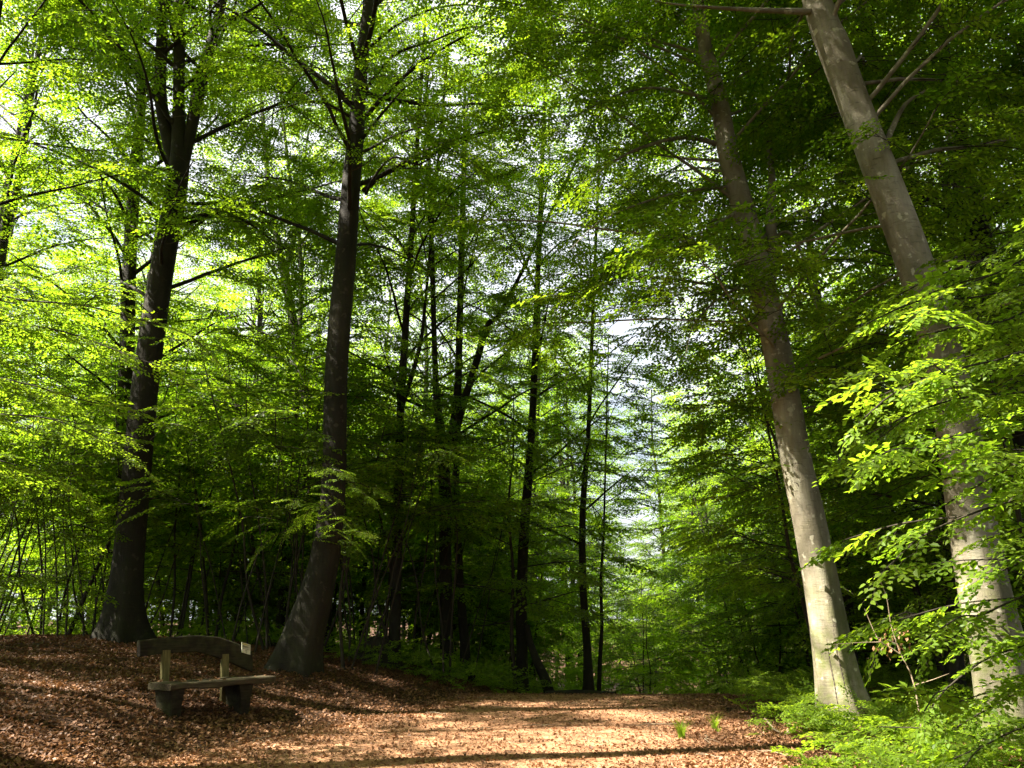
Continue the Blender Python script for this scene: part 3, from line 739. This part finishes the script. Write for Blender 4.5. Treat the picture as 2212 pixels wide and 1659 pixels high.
def arc(cx, cy, rx, ry, a0, a1, n=12, jit=.8, s=1):
    g = G(int(cx+cy+s)); t = np.radians(np.linspace(a0, a1, n))
    return [(cx+rx*math.cos(a)+g.normal(0, jit), cy-ry*math.sin(a)+g.normal(0, jit)) for a in t]
bark_marks(RM, [(arc(1722, 1022, 21, 22, 20, 165), .009), (arc(1722, 1022, 20, 21, 200, 350), .007), ([(1718, 1042), (1723, 1046), (1726, 1052)], .014),
                (arc(1728, 1235, 16, 10, 30, 170), .008), (arc(1742, 1225, 13, 6, 20, 160), .006),
                ([(1810, 1405), (1800, 1409), (1790, 1412), (1776, 1411), (1774, 1424)], .010), ([(1812, 1400), (1814, 1405), (1808, 1407)], .007),
                (arc(1796, 1424, 12, 12, 200, 340), .006)])
bark_marks(RM, [([(1762, 1414), (1763, 1420), (1764, 1427)], .0035), ([(1767, 1413), (1771, 1416), (1767.5, 1419.5), (1772, 1423), (1768, 1427)], .0035)], 'carved_number')
bark_marks(RE, [(arc(2098, 1242, 24, 18, 80, 265), .007), (arc(2110, 1255, 22, 18, 250, 330), .004),
                ([(2080, 1207), (2084, 1212), (2087, 1222)], .009), ([(2120, 1296), (2126, 1288), (2134, 1290), (2142, 1284), (2150, 1287)], .006),
                (arc(2126, 1300, 16, 16, 110, 240), .006), ([(2125, 1292), (2128, 1297), (2124, 1300)], .012), (arc(2160, 1350, 12, 14, 60, 240), .003)])

# deep folds at the foot of the leaning beech: real dark seams
bark_marks(RM, [([(1786, 1380), (1793, 1430), (1803, 1480), (1811, 1530), (1818, 1566)], .016), ([(1797, 1330), (1806, 1400), (1818, 1450), (1829, 1500), (1838, 1540)], .014)], 'bark_seam')

# ------------------------------------------------------------------ bench
def wood_mat(name, a, b, c, green=.4, vert=False):
    m, n, out = newmat(name)
    tc = n.nodes.new('ShaderNodeTexCoord'); oc = tc.outputs['Object']
    gr = noise(n, mapping(n, oc, (30, 30, 2.2) if vert else (2.2, 30, 30)), 1.6, 6, .65)
    bl = noise(n, oc, 5, 5, .6)
    col = ramp(n, [(.3, a), (.52, b), (.72, c)], gr)
    col = mixc(n, math_(n, 'MULTIPLY', ramp(n, [(.42, (0, 0, 0)), (.62, (1, 1, 1))], bl), green), col, (.075, .085, .03))
    pr = n.nodes.new('ShaderNodeBsdfPrincipled'); n.links.new(col, pr.inputs['Base Color']); pr.inputs['Roughness'].default_value = .8; pr.inputs['Specular IOR Level'].default_value = .15
    n.links.new(bump(n, gr, .5, .01), pr.inputs['Normal']); n.links.new(pr.outputs[0], out.inputs[0]); return m
M_SEAT = wood_mat('weathered_wood', (.025, .018, .011), (.055, .042, .026), (.11, .088, .055), .2)
M_BACK = wood_mat('dark_mossy_wood', (.008, .006, .004), (.017, .013, .008), (.034, .026, .016), .25)
M_POST = wood_mat('post_wood', (.07, .058, .022), (.13, .11, .045), (.19, .16, .07), .2, True)
def plain(name, c, r=.5, emit=None):
    m, n, out = newmat(name); pr = n.nodes.new('ShaderNodeBsdfPrincipled')
    tc = n.nodes.new('ShaderNodeTexCoord')
    n.links.new(ramp(n, [(.3, tuple(x*.85 for x in c)), (.7, c)], noise(n, tc.outputs['Object'], 25, 3)), pr.inputs['Base Color'])
    pr.inputs['Roughness'].default_value = r; n.links.new(pr.outputs[0], out.inputs[0]); return m
M_SIGN = plain('sign_plate', (.62, .62, .46), .35); M_YEL = plain('sign_emblem', (.42, .34, .08), .45); M_INK = plain('sign_ink', (.05, .06, .02), .5)

def loft(sections, seg_close=True):
    """sections: list of (k,3) rings -> verts, quads plus end fans as quads"""
    S = np.array(sections); n, k = S.shape[:2]; b = Buf()
    i = np.arange(n-1)[:, None]*k; j = np.arange(k)[None]; j2 = (j+1) % k
    f = np.stack([i+j, i+j2, i+k+j2, i+k+j], -1).reshape(-1, 4)
    b.put(S.reshape(-1, 3), f)
    for e, rev in ((0, False), (n-1, True)):
        c = S[e].mean(0); ring = np.vstack([S[e], c[None]])
        q = []
        for t in range(0, k, 2):
            a = [k, t, (t+1) % k, (t+2) % k]; q.append(a[::-1] if not rev else a)
        b.put(ring, q)
    return b
def slab(name, secs, mat, parent, bev=.006, **kw):
    b = loft(secs); v, f, _ = b.arr()
    me = mesh_np(name, v, f, [mat]); import bmesh
    bm = bmesh.new(); bm.from_mesh(me); bmesh.ops.remove_doubles(bm, verts=bm.verts, dist=1e-5); bmesh.ops.recalc_face_normals(bm, faces=bm.faces); bm.to_mesh(me); bm.free()
    o = add(name, me, parent, **kw); return o
TH = math.atan2(.838, .545)
bench = add('park_bench', None, loc=(-4.606, 11.5, .70-.45), label='weathered wooden bench with arched log backrest standing on the leafy bank', category='bench')
bench.rotation_euler = (0, 0, TH)
Z0 = .45      # seat top in bench space
def rring(x, y0, y1, z0, z1, c=.012, jy=0):
    """8-sided rounded rectangle in the plane of constant x"""
    return [(x, y0+c, z0), (x, y1-c, z0), (x, y1, z0+c), (x, y1, z1-c), (x, y1-c, z1), (x, y0+c, z1), (x, y0, z1-c), (x, y0, z0+c)]
rg = G(5); secs = []
for s in np.linspace(0, 1.82, 30):
    e = max(0, abs(s-.91)-.84)/.07
    fr = .012*math.sin(s*4.2+.6)+.010*math.sin(s*9)+.018*e**2
    bk = .55-.03*s+.010*math.sin(s*5+2)-.02*e
    secs.append(rring(s, fr, bk, Z0-.085+.010*math.sin(s*7)+.02*(s > 1.5)*(s-1.5), Z0+.003*math.sin(s*11), .014))
slab('seat', secs, M_SEAT, bench)
tops = ([-.15, .0, .3, .8, 1.2, 1.5, 1.7, 1.80], [1.265, 1.275, 1.295, 1.315, 1.275, 1.185, 1.10, 1.05])
bots = ([-.15, .0, .3, .8, 1.2, 1.5, 1.7, 1.80], [1.045, 1.055, 1.075, 1.08, .965, .855, .775, .745])
secs = []
for s in np.linspace(-.15, 1.80, 34):
    zt = np.interp(s, *tops)-.70+Z0; zb = np.interp(s, *bots)-.70+Z0
    zt = float(zt+.004*math.sin(13*s)); y0 = .545+(zb-Z0)*.10; y1 = .545+(zt-Z0)*.14
    secs.append([(s, y0, zb+.01), (s, y0+.03, zb), (s, y0+.075, zb+.004), (s, y1+.075, zt-.012), (s, y1+.05, zt), (s, y1+.02, zt+.004), (s, y1+.002, zt-.012), (s, (y0+y1)/2-.006, (zt+zb)/2)])
def smooth_secs(S):
    S = np.array(S); T = S.copy(); T[1:-1] = (S[:-2]+2*S[1:-1]+S[2:])/4; return T
slab('backrest', smooth_secs(smooth_secs(secs)), M_BACK, bench)
for s in (.27, 1.29):
    secs = []
    for t in np.linspace(0, 1, 8):
        z = .05+t*(Z0+.42-.05) if s < 1 else .0+t*(Z0+.33)
        y = .553+(z-Z0)*.085+.025; wdt = .060+.004*math.sin(t*9+s)
        secs.append([(s-wdt-.02*(t-.5), y-.032, z), (s, y-.036, z), (s+wdt-.02*(t-.5), y-.032, z), (s+wdt+.006-.02*(t-.5), y, z), (s+wdt-.02*(t-.5), y+.012, z), (s, y+.014, z), (s-wdt-.02*(t-.5), y+.012, z), (s-wdt-.006-.02*(t-.5), y, z)])
    slab('back_post', secs, M_POST, bench)
for s0, s1, nb in ((.02, .27, -.02), (1.17, 1.44, .04)):
    secs = []
    for t in np.linspace(0, 1, 7):
        z = -.14+t*(Z0-.083+.14+.0); ins = .05*math.sin(math.pi*min(1, max(0, t*1.05)))
        a = s0+ins*.9-nb*0+(.03*(1-t)); b_ = s1-ins*.35-.02*(1-t)
        secs.append([(a+.01, .07, z), ((a+b_)/2, .062, z), (b_-.01, .07, z), (b_, .10, z), (b_, .42, z), ((a+b_)/2, .435, z), (a+.01, .42, z), (a, .10, z)])
    slab('leg', secs, M_BACK, bench)
# information plate with an emblem and lines of (illegible) lettering
def box(b, x0, x1, y0, y1, z0, z1, tf):
    v = np.array([[x, y, z] for x in (x0, x1) for y in (y0, y1) for z in (z0, z1)], float)
    b.put(tf(v), [[0, 1, 3, 2], [4, 6, 7, 5], [0, 4, 5, 1], [2, 3, 7, 6], [0, 2, 6, 4], [1, 5, 7, 3]])
plate_o = np.array([1.56, .570, Z0+.345]); tl = R(-14)
def tfp(v):
    x = v[:, 0]; z = v[:, 2]
    X = plate_o[0]+x*math.cos(tl)-z*math.sin(tl)*0; Z = plate_o[2]+z+x*math.sin(tl)
    return np.stack([X, plate_o[1]-.012+v[:, 1]+(z)*.12, Z], -1)
b = Buf(); box(b, 0, .175, -.004, .004, 0, .15, tfp); v, f, _ = b.arr()
plate = add('name_plate', mesh_np('name_plate', v, f, [M_SIGN]), bench, label='small cream plate with an emblem and dark lettering')
b = Buf(); box(b, .010, .115, -.0055, -.0045, .122, .143, tfp); v, f, _ = b.arr(); add('emblem_band', mesh_np('emblem_band', v, f, [M_YEL]), plate)
b = Buf(); g = G(3)
def word(x, z, n, h, wd=.007, gap=.011):
    for k in range(n):
        xx = x+k*gap
        q = g.integers(0, 4)
        box(b, xx, xx+wd*.3, -.0058, -.0046, z, z+h, tfp)
        if q != 1: box(b, xx+wd*.75, xx+wd, -.0058, -.0046, z, z+h, tfp)
        if q != 2: box(b, xx+wd*.31, xx+wd*.74, -.0058, -.0046, z+h*(.4 if q else .8), z+h*(.55 if q else .98), tfp)
word(.016, .082, 13, .030); word(.012, .062, 24, .009, .004, .0062); word(.070, .038, 6, .012, .005, .0075); word(.078, .014, 4, .012, .005, .0085); word(.125, .122, 4, .016, .006, .010)
v, f, _ = b.arr(); add('lettering', mesh_np('lettering', v, f, [M_INK]), plate)

# ------------------------------------------------------------------ leaf litter
def scatter_leaves(rg, n, size, region, zoff, tilt):
    """n curled leaves; region -> (x, y)"""
    x, y = region(rg, n); n = len(x); scatter_leaves.xy = (x, y)
    s = rg.uniform(*size, n)
    lv = np.array([[0, 0, 0], [.5, -.34, .16], [1, 0, .05], [.5, .34, .16]])
    lv = np.repeat(lv[None], n, 0); lv[:, 1, 2] += rg.normal(0, .14, n); lv[:, 3, 2] += rg.normal(0, .14, n); lv[:, 2, 2] += rg.normal(0, .15, n)
    Rm = rotm(rg.uniform(0, 6.28, n), rg.normal(0, tilt, n), rg.normal(0, tilt, n)+math.pi*(rg.random(n) < .4))
    v = np.einsum('nij,nkj->nki', Rm, lv)*s[:, None, None]
    v[:, :, 2] -= v[:, :, 2].min(1)[:, None]*.8
    v += np.stack([x, y, hz(x, y)+zoff+rg.uniform(0, .012, n)], -1)[:, None]
    f = np.arange(n*4).reshape(n, 4)
    return v.reshape(-1, 3), f, np.repeat(np.clip(rg.beta(1.3, 2.0, n), 0, 1), 4)
def reg_near(rg, n):
    y = 6.5+16*rg.random(n)**1.55; x = rg.uniform(-1, 1, n)*(.66*y+1.2)
    u = (x-xl(y))/(xr(y)-xl(y))
    dens = 1-.80*(sstep(.04, .2, u)*(1-sstep(.62, .85, u)))
    pat = .35+.9*vnoise(x, y, .5, 31)
    k = rg.random(n) < dens*np.clip(pat, 0, 1); return x[k], y[k]
def reg_path(rg, n):
    y = 6.5+12*rg.random(n)**1.5; u = rg.random(n); x = xl(y)+u*(xr(y)-xl(y))
    k = rg.random(n) < .3+.7*vnoise(x, y, .4, 12); return x[k], y[k]
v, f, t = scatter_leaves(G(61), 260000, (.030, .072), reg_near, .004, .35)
t = t*np.clip(.45+.95*vnoise(v[:, 0], v[:, 1], 1.0, 55), 0, 1.15)*(1-.65*sstep(0, 1.5, xl(v[:, 1])-v[:, 0]))  # tint lowered left of the path, painting the bank's shade into the leaves
v2, f2, t2 = scatter_leaves(G(63), 26, (.05, .075), lambda rg, n: (rg.uniform(0, 1.8, n), rg.uniform(.05, .5, n)), 0, .2)
v2[:, 2] -= np.repeat(hz(*scatter_leaves.xy), 4); c_, s_ = math.cos(TH), math.sin(TH)
v2 = np.stack([-4.606+c_*v2[:, 0]-s_*v2[:, 1], 11.5+s_*v2[:, 0]+c_*v2[:, 1], v2[:, 2]+.702], -1)
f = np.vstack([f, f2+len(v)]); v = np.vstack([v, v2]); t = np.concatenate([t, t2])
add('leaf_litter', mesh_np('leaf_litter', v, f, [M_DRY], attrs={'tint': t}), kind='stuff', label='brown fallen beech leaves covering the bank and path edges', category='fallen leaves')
v, f, t = scatter_leaves(G(62), 50000, (.012, .03), reg_path, .012, .3)
add('bud_scales', mesh_np('bud_scales', v, f, [M_DRY], attrs={'tint': t}), kind='stuff', label='fine brown leaf crumbs strewn over the path', category='fallen leaves')

# ------------------------------------------------------------------ ground cover
def cover(name, seed, n, region, sc, hgt, label, templates=SPR_NEAR):
    rg = G(seed); x, y = region(rg, n); n = len(x)
    pos = np.stack([x, y, hz(x, y)+rg.uniform(*hgt, n)], -1)
    me = crown_mesh(name, pos, rg.uniform(0, 6.28, n), rg.normal(.25, .3, n), rg.normal(0, .25, n), rg.uniform(*sc, n), templates, rg, M_LEAF_NEAR)
    add(name, me, kind='stuff', label=label, category='undergrowth')
def reg_r(rg, n):
    y = rg.uniform(6.3, 15, n); x = xr(y)+.25+rg.uniform(-1.0, 4.5, n)
    k = (rg.random(n) < sstep(-1.0, .5, x-xr(y)+.5*(y < 9))*(.15+1.1*vnoise(x, y, .6, 3))) & (np.hypot(x-RM_B[0], y-RM_B[1]) > .45); return x[k], y[k]
cover('undergrowth', 71, 3600, reg_r, (.18, .46), (.02, .34), 'low bright green seedlings along the right edge of the path', SPR_BIG+SPR_NEAR[:2])
def reg_l(rg, n):
    y = rg.uniform(18, 24, n); x = xl(y)-rg.uniform(-.1, 3.5, n); k = rg.random(n) < .2+.9*vnoise(x, y, 1.1, 8); return x[k], y[k]
cover('low_seedlings', 72, 420, reg_l, (.3, .6), (.05, .4), 'low green seedlings on the bank under the slim trunks', SPR)
def reg_c(rg, n):
    y = rg.uniform(15.5, 20, n); x = rg.uniform(4.4, 10, n); k = (x > xr(y)-.5); return x[k], y[k]
cover('green_fringe', 73, 700, reg_c, (.2, .5), (.02, .35), 'green fringe of seedlings right of the brow of the path', SPR)

def reg_h(rg, n):
    y = rg.uniform(19.5, 60, n); x = rg.uniform(-26, 30, n)
    k = ((x < xl(y)-.6) | (x > xr(y)+.3) | (y > 27)) & (abs(x) < .68*y+2); return x[k], y[k]
cover('wood_floor_plants', 74, 6500, reg_h, (.5, 1.3), (.05, .5), 'green plants and seedlings covering the floor of the wood', SPR_FAR)

# grass tufts
def tuft(p, n, h, seed, label):
    rg = G(seed); V, F = [], []; c = 0
    for _ in range(n):
        a = rg.uniform(0, 6.28); hh = h*rg.uniform(.5, 1.1); out = rg.uniform(.15, .7)*hh; r0 = rg.uniform(0, .05)
        d = np.array([math.cos(a), math.sin(a), 0]); s_ = np.array([-d[1], d[0], 0])*.0035
        for t in np.linspace(0, 1, 5):
            q = d*(r0+out*t*t)+np.array([0, 0, hh*t*(1-.25*t)]); V += [q-s_*(1-t*.9), q+s_*(1-t*.9)]
        for k in range(4): F.append([c+2*k, c+2*k+1, c+2*k+3, c+2*k+2])
        c += 10
    V = np.array(V)
    me = mesh_np('grass_tuft', V, np.array(F), [M_LEAF_NEAR], attrs={'tint': G(1).random(len(V))})
    x, y = p; add('grass_tuft', me, loc=(x, y, float(hz(x, y))), label=label, category='grass tuft')
q = P(1473, 1603, 11.6); tuft((q[0], 11.6), 130, .36, 1, 'small bright grass tuft growing at the right side of the path, nearest the camera')
q = P(1545, 1585, 12.6); tuft((q[0], 12.6), 90, .30, 2, 'darker grass tuft on the leaf litter just behind the bright tuft')
q = P(1500, 1590, 12.2); tuft((q[0]+.35, 12.3), 40, .12, 4, 'shortest grass tuft between the two taller ones')

# fallen stick, stump, slanting broken stem
def stick(name, paths, rg, mat, label, cat, base):
    tb = Buf()
    for pts, r0, r1 in paths:
        A = smooth_path(np.array(pts), .06); A = A+rg.normal(0, .004, A.shape); tube(tb, A, np.linspace(r0, r1, len(A)), 7)
    v, f, _ = tb.arr(); base = np.array(base)
    return add(name, mesh_np(name, v-base, f, [mat], smooth=True), loc=base.tolist(), label=label, category=cat)
M_DEAD = bark_mat('dead_twig', (.16, .12, .08), (.28, .21, .14), (.38, .3, .2), .05)
def gp(X, Y, y, h): p = P(X, Y, y); return [p[0], y, float(hz(p[0], y))+h]
stick('fallen_branch', [([gp(1652, 1550, 12.6, .16), gp(1665, 1565, 12.4, .09), gp(1680, 1580, 12.2, .03), gp(1730, 1585, 12.1, .03), gp(1790, 1592, 12, .02)], .016, .005),
      ([gp(1700, 1582, 12.15, .03), gp(1722, 1570, 12.3, .1), gp(1740, 1560, 12.4, .12)], .008, .003)], G(9), M_DEAD, 'forked dry branch lying on the leaves left of the pale leaning beech', 'branch', gp(1680, 1580, 12.2, 0))
stick('fallen_twig', [([gp(1895, 1600, 10.2, .12), gp(1850, 1600, 10.4, .06), gp(1800, 1598, 10.6, .02)], .006, .003)], G(19), M_DEAD, 'thin dry twig among the seedlings at the foot of the pale beech', 'branch', gp(1850, 1600, 10.4, 0))
rgT = G(55); twig_proto = None
for i in range(26):
    y = 8+9*rgT.random()**1.3; x = rgT.uniform(-.62, .5)*y
    if twig_proto is None:
        twig_proto = stick('fallen_twig', [([[0, 0, .02], [.12, .03, .035], [.27, .02, .03], [.42, .07, .015]], .006, .003), ([[.2, .025, .03], [.28, .09, .03], [.33, .16, .01]], .003, .0015)], G(56), M_DEAD, 'short dry twig lying on the fallen leaves', 'twig', [0, 0, 0])
        tw = twig_proto
    else:
        tw = twig_proto.copy(); COL.objects.link(tw)
    tw.location = (x, y, float(hz(x, y))+.01); tw.rotation_euler = (0, 0, rgT.uniform(0, 6.28)); q_ = rgT.uniform(.6, 1.5); tw.scale = (q_, q_, q_); tw['group'] = 'short twigs scattered over the leaves'
def stump():
    rg = G(44); x, y = P(812, 1450, 19.8)[0], 19.8; g = float(hz(x, y)); tb = Buf()
    pts = np.array([[x, y, g-.2], [x, y, g+.1], [x+.05, y, g+.3], [x+.1, y, g+.5], [x+.12, y, g+.56]]); rad = np.array([.62, .5, .36, .24, .05])
    A = smooth_path(np.column_stack([pts, rad]), .06); tube(tb, A[:, :3], A[:, 3], 22, trunk_fun(.4, .3, rg, amp=.12)); v, f, _ = tb.arr()
    add('tree_stump', mesh_np('tree_stump', v-[x, y, g], f, [M_BARK], smooth=True), loc=(x, y, g), label='low rotten stump on the bank beside the slim straight beech', category='stump')
stump()
stick('broken_stem', [([gp(1192, 1500, 22, -.05), P(1178, 1470, 22), P(1160, 1430, 22), P(1146, 1390, 22.1), P(1138, 1350, 22.2)], .16, .07)], G(45), M_BARK, 'slanting broken stem leaning beside a dark trunk at the centre', 'dead wood', gp(1192, 1500, 22, 0))
stick('fallen_log', [([gp(1180, 1500, 20.5, .06), gp(1260, 1508, 20, .08), gp(1330, 1515, 19.6, .04)], .09, .05)], G(46), M_BARK, 'dark log lying along the brow of the bank at the feet of the slim beeches', 'dead wood', gp(1260, 1508, 20, 0))

# ------------------------------------------------------------------ near boughs at the right
def near_tree(name, seed, base_xy, top, boughs, label, r=.05, templates=SPR_BIG, sc=(.26, .48), every=.13, bs=0.010, extra=None, lm=None):
    rg = G(seed); tk, cr = Buf(), Crown(); x, y = base_xy; g = float(hz(x, y))
    n = 8; z = np.linspace(g-.1, top, n); wob = np.cumsum(rg.normal(0, .05, (n, 2)), axis=0); wob -= wob[0]
    pts = np.column_stack([x+wob[:, 0], y+wob[:, 1], z]); A = build_trunk(tk, pts, np.linspace(r, .012, n), rg, 9, .35, .15, .2)
    for bo in boughs:
        q = np.array([P(*p) for p in bo]); zc = q[0, 2]-.25*np.hypot(q[0, 0]-x, q[0, 1]-y)
        i = int(np.argmin(abs(A[:, 2]-zc))); q = np.vstack([A[i, :3], q])
        bough(cr, tk, q, rg, bs, every, sc, start=.12, jit=.18)
        # one or two side boughs
        for k in range(2):
            j = rg.integers(1, len(q)-1); d = q[j+1]-q[j]; d /= np.linalg.norm(d); s_ = 1 if k else -1
            e = q[j]+np.array([d[0]*.6, d[1]*.6+s_*.55, -.08+rg.normal(0, .06)])
            bough(cr, tk, [q[j], (q[j]+e)/2+[0, 0, .03], e], rg, bs*.5, every, sc, start=.2, jit=.18)
    if extra: extra(cr, tk, rg, A)
    root = finish_tree(name, [x, y, g], tk, cr, rg, label, 'young tree', None, M_TWIG, templates, lm or M_LEAF_NEAR, keep=lambda p: np.ones(len(p), bool), tkname='stem')
    return root
near_tree('young_beech', 81, (4.9, 5.6), 5.2,
  [[(2265, 560, 5.4), (2153, 590, 5.2), (2050, 630, 5.1), (1956, 660, 5.0), (1870, 700, 4.9)],
   [(2300, 640, 5.6), (2179, 690, 5.5), (2059, 710, 5.3), (1956, 735, 5.2), (1913, 760, 5.2)],
   [(2265, 770, 5.2), (2145, 780, 5.0), (2024, 810, 4.9), (1930, 850, 4.8), (1865, 905, 4.7)],
   [(2300, 850, 5.5), (2179, 850, 5.3), (2076, 860, 5.2), (1981, 890, 5.1), (1895, 950, 5.0)],
   [(2265, 900, 5.0), (2171, 910, 4.9), (2076, 940, 4.8), (1990, 970, 4.7), (1913, 1000, 4.7)],
   [(2282, 990, 4.9), (2188, 1010, 4.8), (2110, 1050, 4.7), (2042, 1090, 4.7)],
   [(2265, 1070, 4.7), (2179, 1085, 4.6), (2085, 1115, 4.5), (1990, 1160, 4.4), (1913, 1230, 4.3)],
   [(2300, 450, 6.0), (2214, 500, 5.9), (2128, 560, 5.8), (2042, 600, 5.8)]],
  'young beech reaching layered bright green boughs into view from the right')
near_tree('young_beech', 85, (5.4, 6.6), 5.0,
  [[(2330, 590, 6.4), (2230, 610, 6.3), (2120, 640, 6.2), (2000, 650, 6.1), (1930, 680, 6.1)],
   [(2330, 730, 6.2), (2210, 740, 6.1), (2090, 770, 6.0), (1980, 800, 5.9)],
   [(2330, 840, 6.3), (2200, 850, 6.2), (2080, 880, 6.1), (1960, 900, 6.0), (1870, 940, 6.0)],
   [(2330, 960, 6.2), (2230, 970, 6.1), (2120, 1000, 6.0)],
   [(2330, 1120, 6.2), (2250, 1140, 6.1), (2190, 1170, 6.0)]],
  'taller young beech whose boughs mix with the nearer ones at the right edge', r=.045)
near_tree('young_beech', 82, (4.6, 6.3), 2.6,
  [[(2300, 1180, 5.6), (2214, 1210, 5.6), (2128, 1250, 5.6)],
   [(2291, 1260, 5.4), (2205, 1290, 5.4), (2119, 1330, 5.4), (2033, 1370, 5.4), (2007, 1400, 5.4)],
   [(2291, 1380, 5.6), (2196, 1400, 5.6), (2119, 1430, 5.6), (2042, 1490, 5.6), (2011, 1530, 5.6)],
   [(2291, 1470, 5.8), (2214, 1490, 5.8), (2136, 1530, 5.8), (2067, 1570, 5.8)],
   [(2291, 1560, 6.1), (2214, 1570, 6.1), (2145, 1600, 6.1), (2059, 1640, 6.1)]],
  'low bushy young beech in front of the thick trunk at the right edge', r=.035)
# left: sunlit boughs in front of the dark forked beech
near_tree('young_beech', 83, (-7.6, 9.6), 7.5,
  [[(-60, 640, 9), (60, 650, 9), (180, 660, 9), (300, 690, 9), (400, 720, 9), (440, 750, 9)],
   [(-60, 700, 8.6), (40, 700, 8.6), (150, 720, 8.6), (260, 760, 8.6), (340, 790, 8.6)],
   [(-60, 820, 9), (60, 830, 9), (160, 860, 9), (260, 880, 9)],
   [(-60, 900, 9.6), (80, 900, 9.6), (180, 930, 9.6), (280, 990, 9.6)],
   [(-60, 1000, 9), (50, 1010, 9), (140, 1050, 9)],
   [(-60, 600, 9.5), (20, 620, 9.5), (80, 640, 9.5)]],
  'young beech spreading sunlit flat boughs in from the left edge', r=.06, templates=SPR, sc=(.55, .85), every=.3, bs=.018)
near_tree('young_beech', 84, (-3.5, 17.6), 5.8,
  [[(700, 1010, 14.2), (750, 1040, 14), (790, 1070, 13.8)], [(690, 1090, 14.4), (650, 1130, 14.2), (590, 1160, 14), (560, 1190, 13.9)],
   [(720, 1110, 14.2), (740, 1150, 14), (760, 1170, 14)]],
  'young beech hanging leafy sprays in front of the curved beech', r=.04, templates=SPR, sc=(.4, .62), every=.24)

# bare sapling with a few withered leaves in the dark gap at the right
def withered():
    rg = G(91); tk = Buf(); y = 10.5
    g0 = gp(1990, 1560, y, -.05)
    def T(pts, r0, r1):
        A = smooth_path(np.array([P(*p) if len(p) == 3 and p[2] > 5 and p[0] > 50 else p for p in pts]), .08); tube(tk, A, np.linspace(r0, r1, len(A)), 6); return A
    T([g0, P(1975, 1480, y), P(1945, 1410, y), P(1925, 1350, y), P(1915, 1290, y), P(1895, 1240, y)], .014, .004)
    T([P(1947, 1415, y), P(1925, 1400, y), P(1900, 1385, y), P(1880, 1345, y), P(1868, 1315, y)], .010, .003)
    T([P(1900, 1387, y), P(1860, 1388, y), P(1800, 1392, y)], .007, .003)
    T([P(1935, 1390, y), P(1910, 1380, y), P(1890, 1376, y)], .005, .002)
    T([P(1975, 1480, y), P(2010, 1470, y), P(2050, 1455, y)], .008, .003)
    base = np.array(g0); base[2] += .05
    root = add('withered_sapling', None, loc=base.tolist(), label='bare pale sapling with a few withered brown leaves between the two pale trunks', category='sapling')
    v, f, _ = tk.arr(); add('stem', mesh_np('stem', v-base, f, [M_DEAD], smooth=True), root)
    n = 46; c = rg.integers(0, 3, n)
    ctr = np.array([P(1905, 1392, y), P(1932, 1378, y), P(1950, 1385, y)])[c]+rg.normal(0, .075, (n, 3))
    lv = np.array([[0, 0, 0], [.5, -.3, .12], [1, 0, -.1], [.5, .3, .12]])
    Rm = rotm(rg.uniform(0, 6.28, n), rg.normal(-.9, .3, n), rg.normal(0, .5, n))
    v = (np.einsum('nij,kj->nki', Rm, lv)*rg.uniform(.045, .07, n)[:, None, None]+ctr[:, None]).reshape(-1, 3)-base
    add('dry_leaves', mesh_np('dry_leaves', v, np.arange(n*4).reshape(n, 4), [M_DRY], attrs={'tint': np.repeat(rg.uniform(.4, 1, n), 4)}), root)
withered()
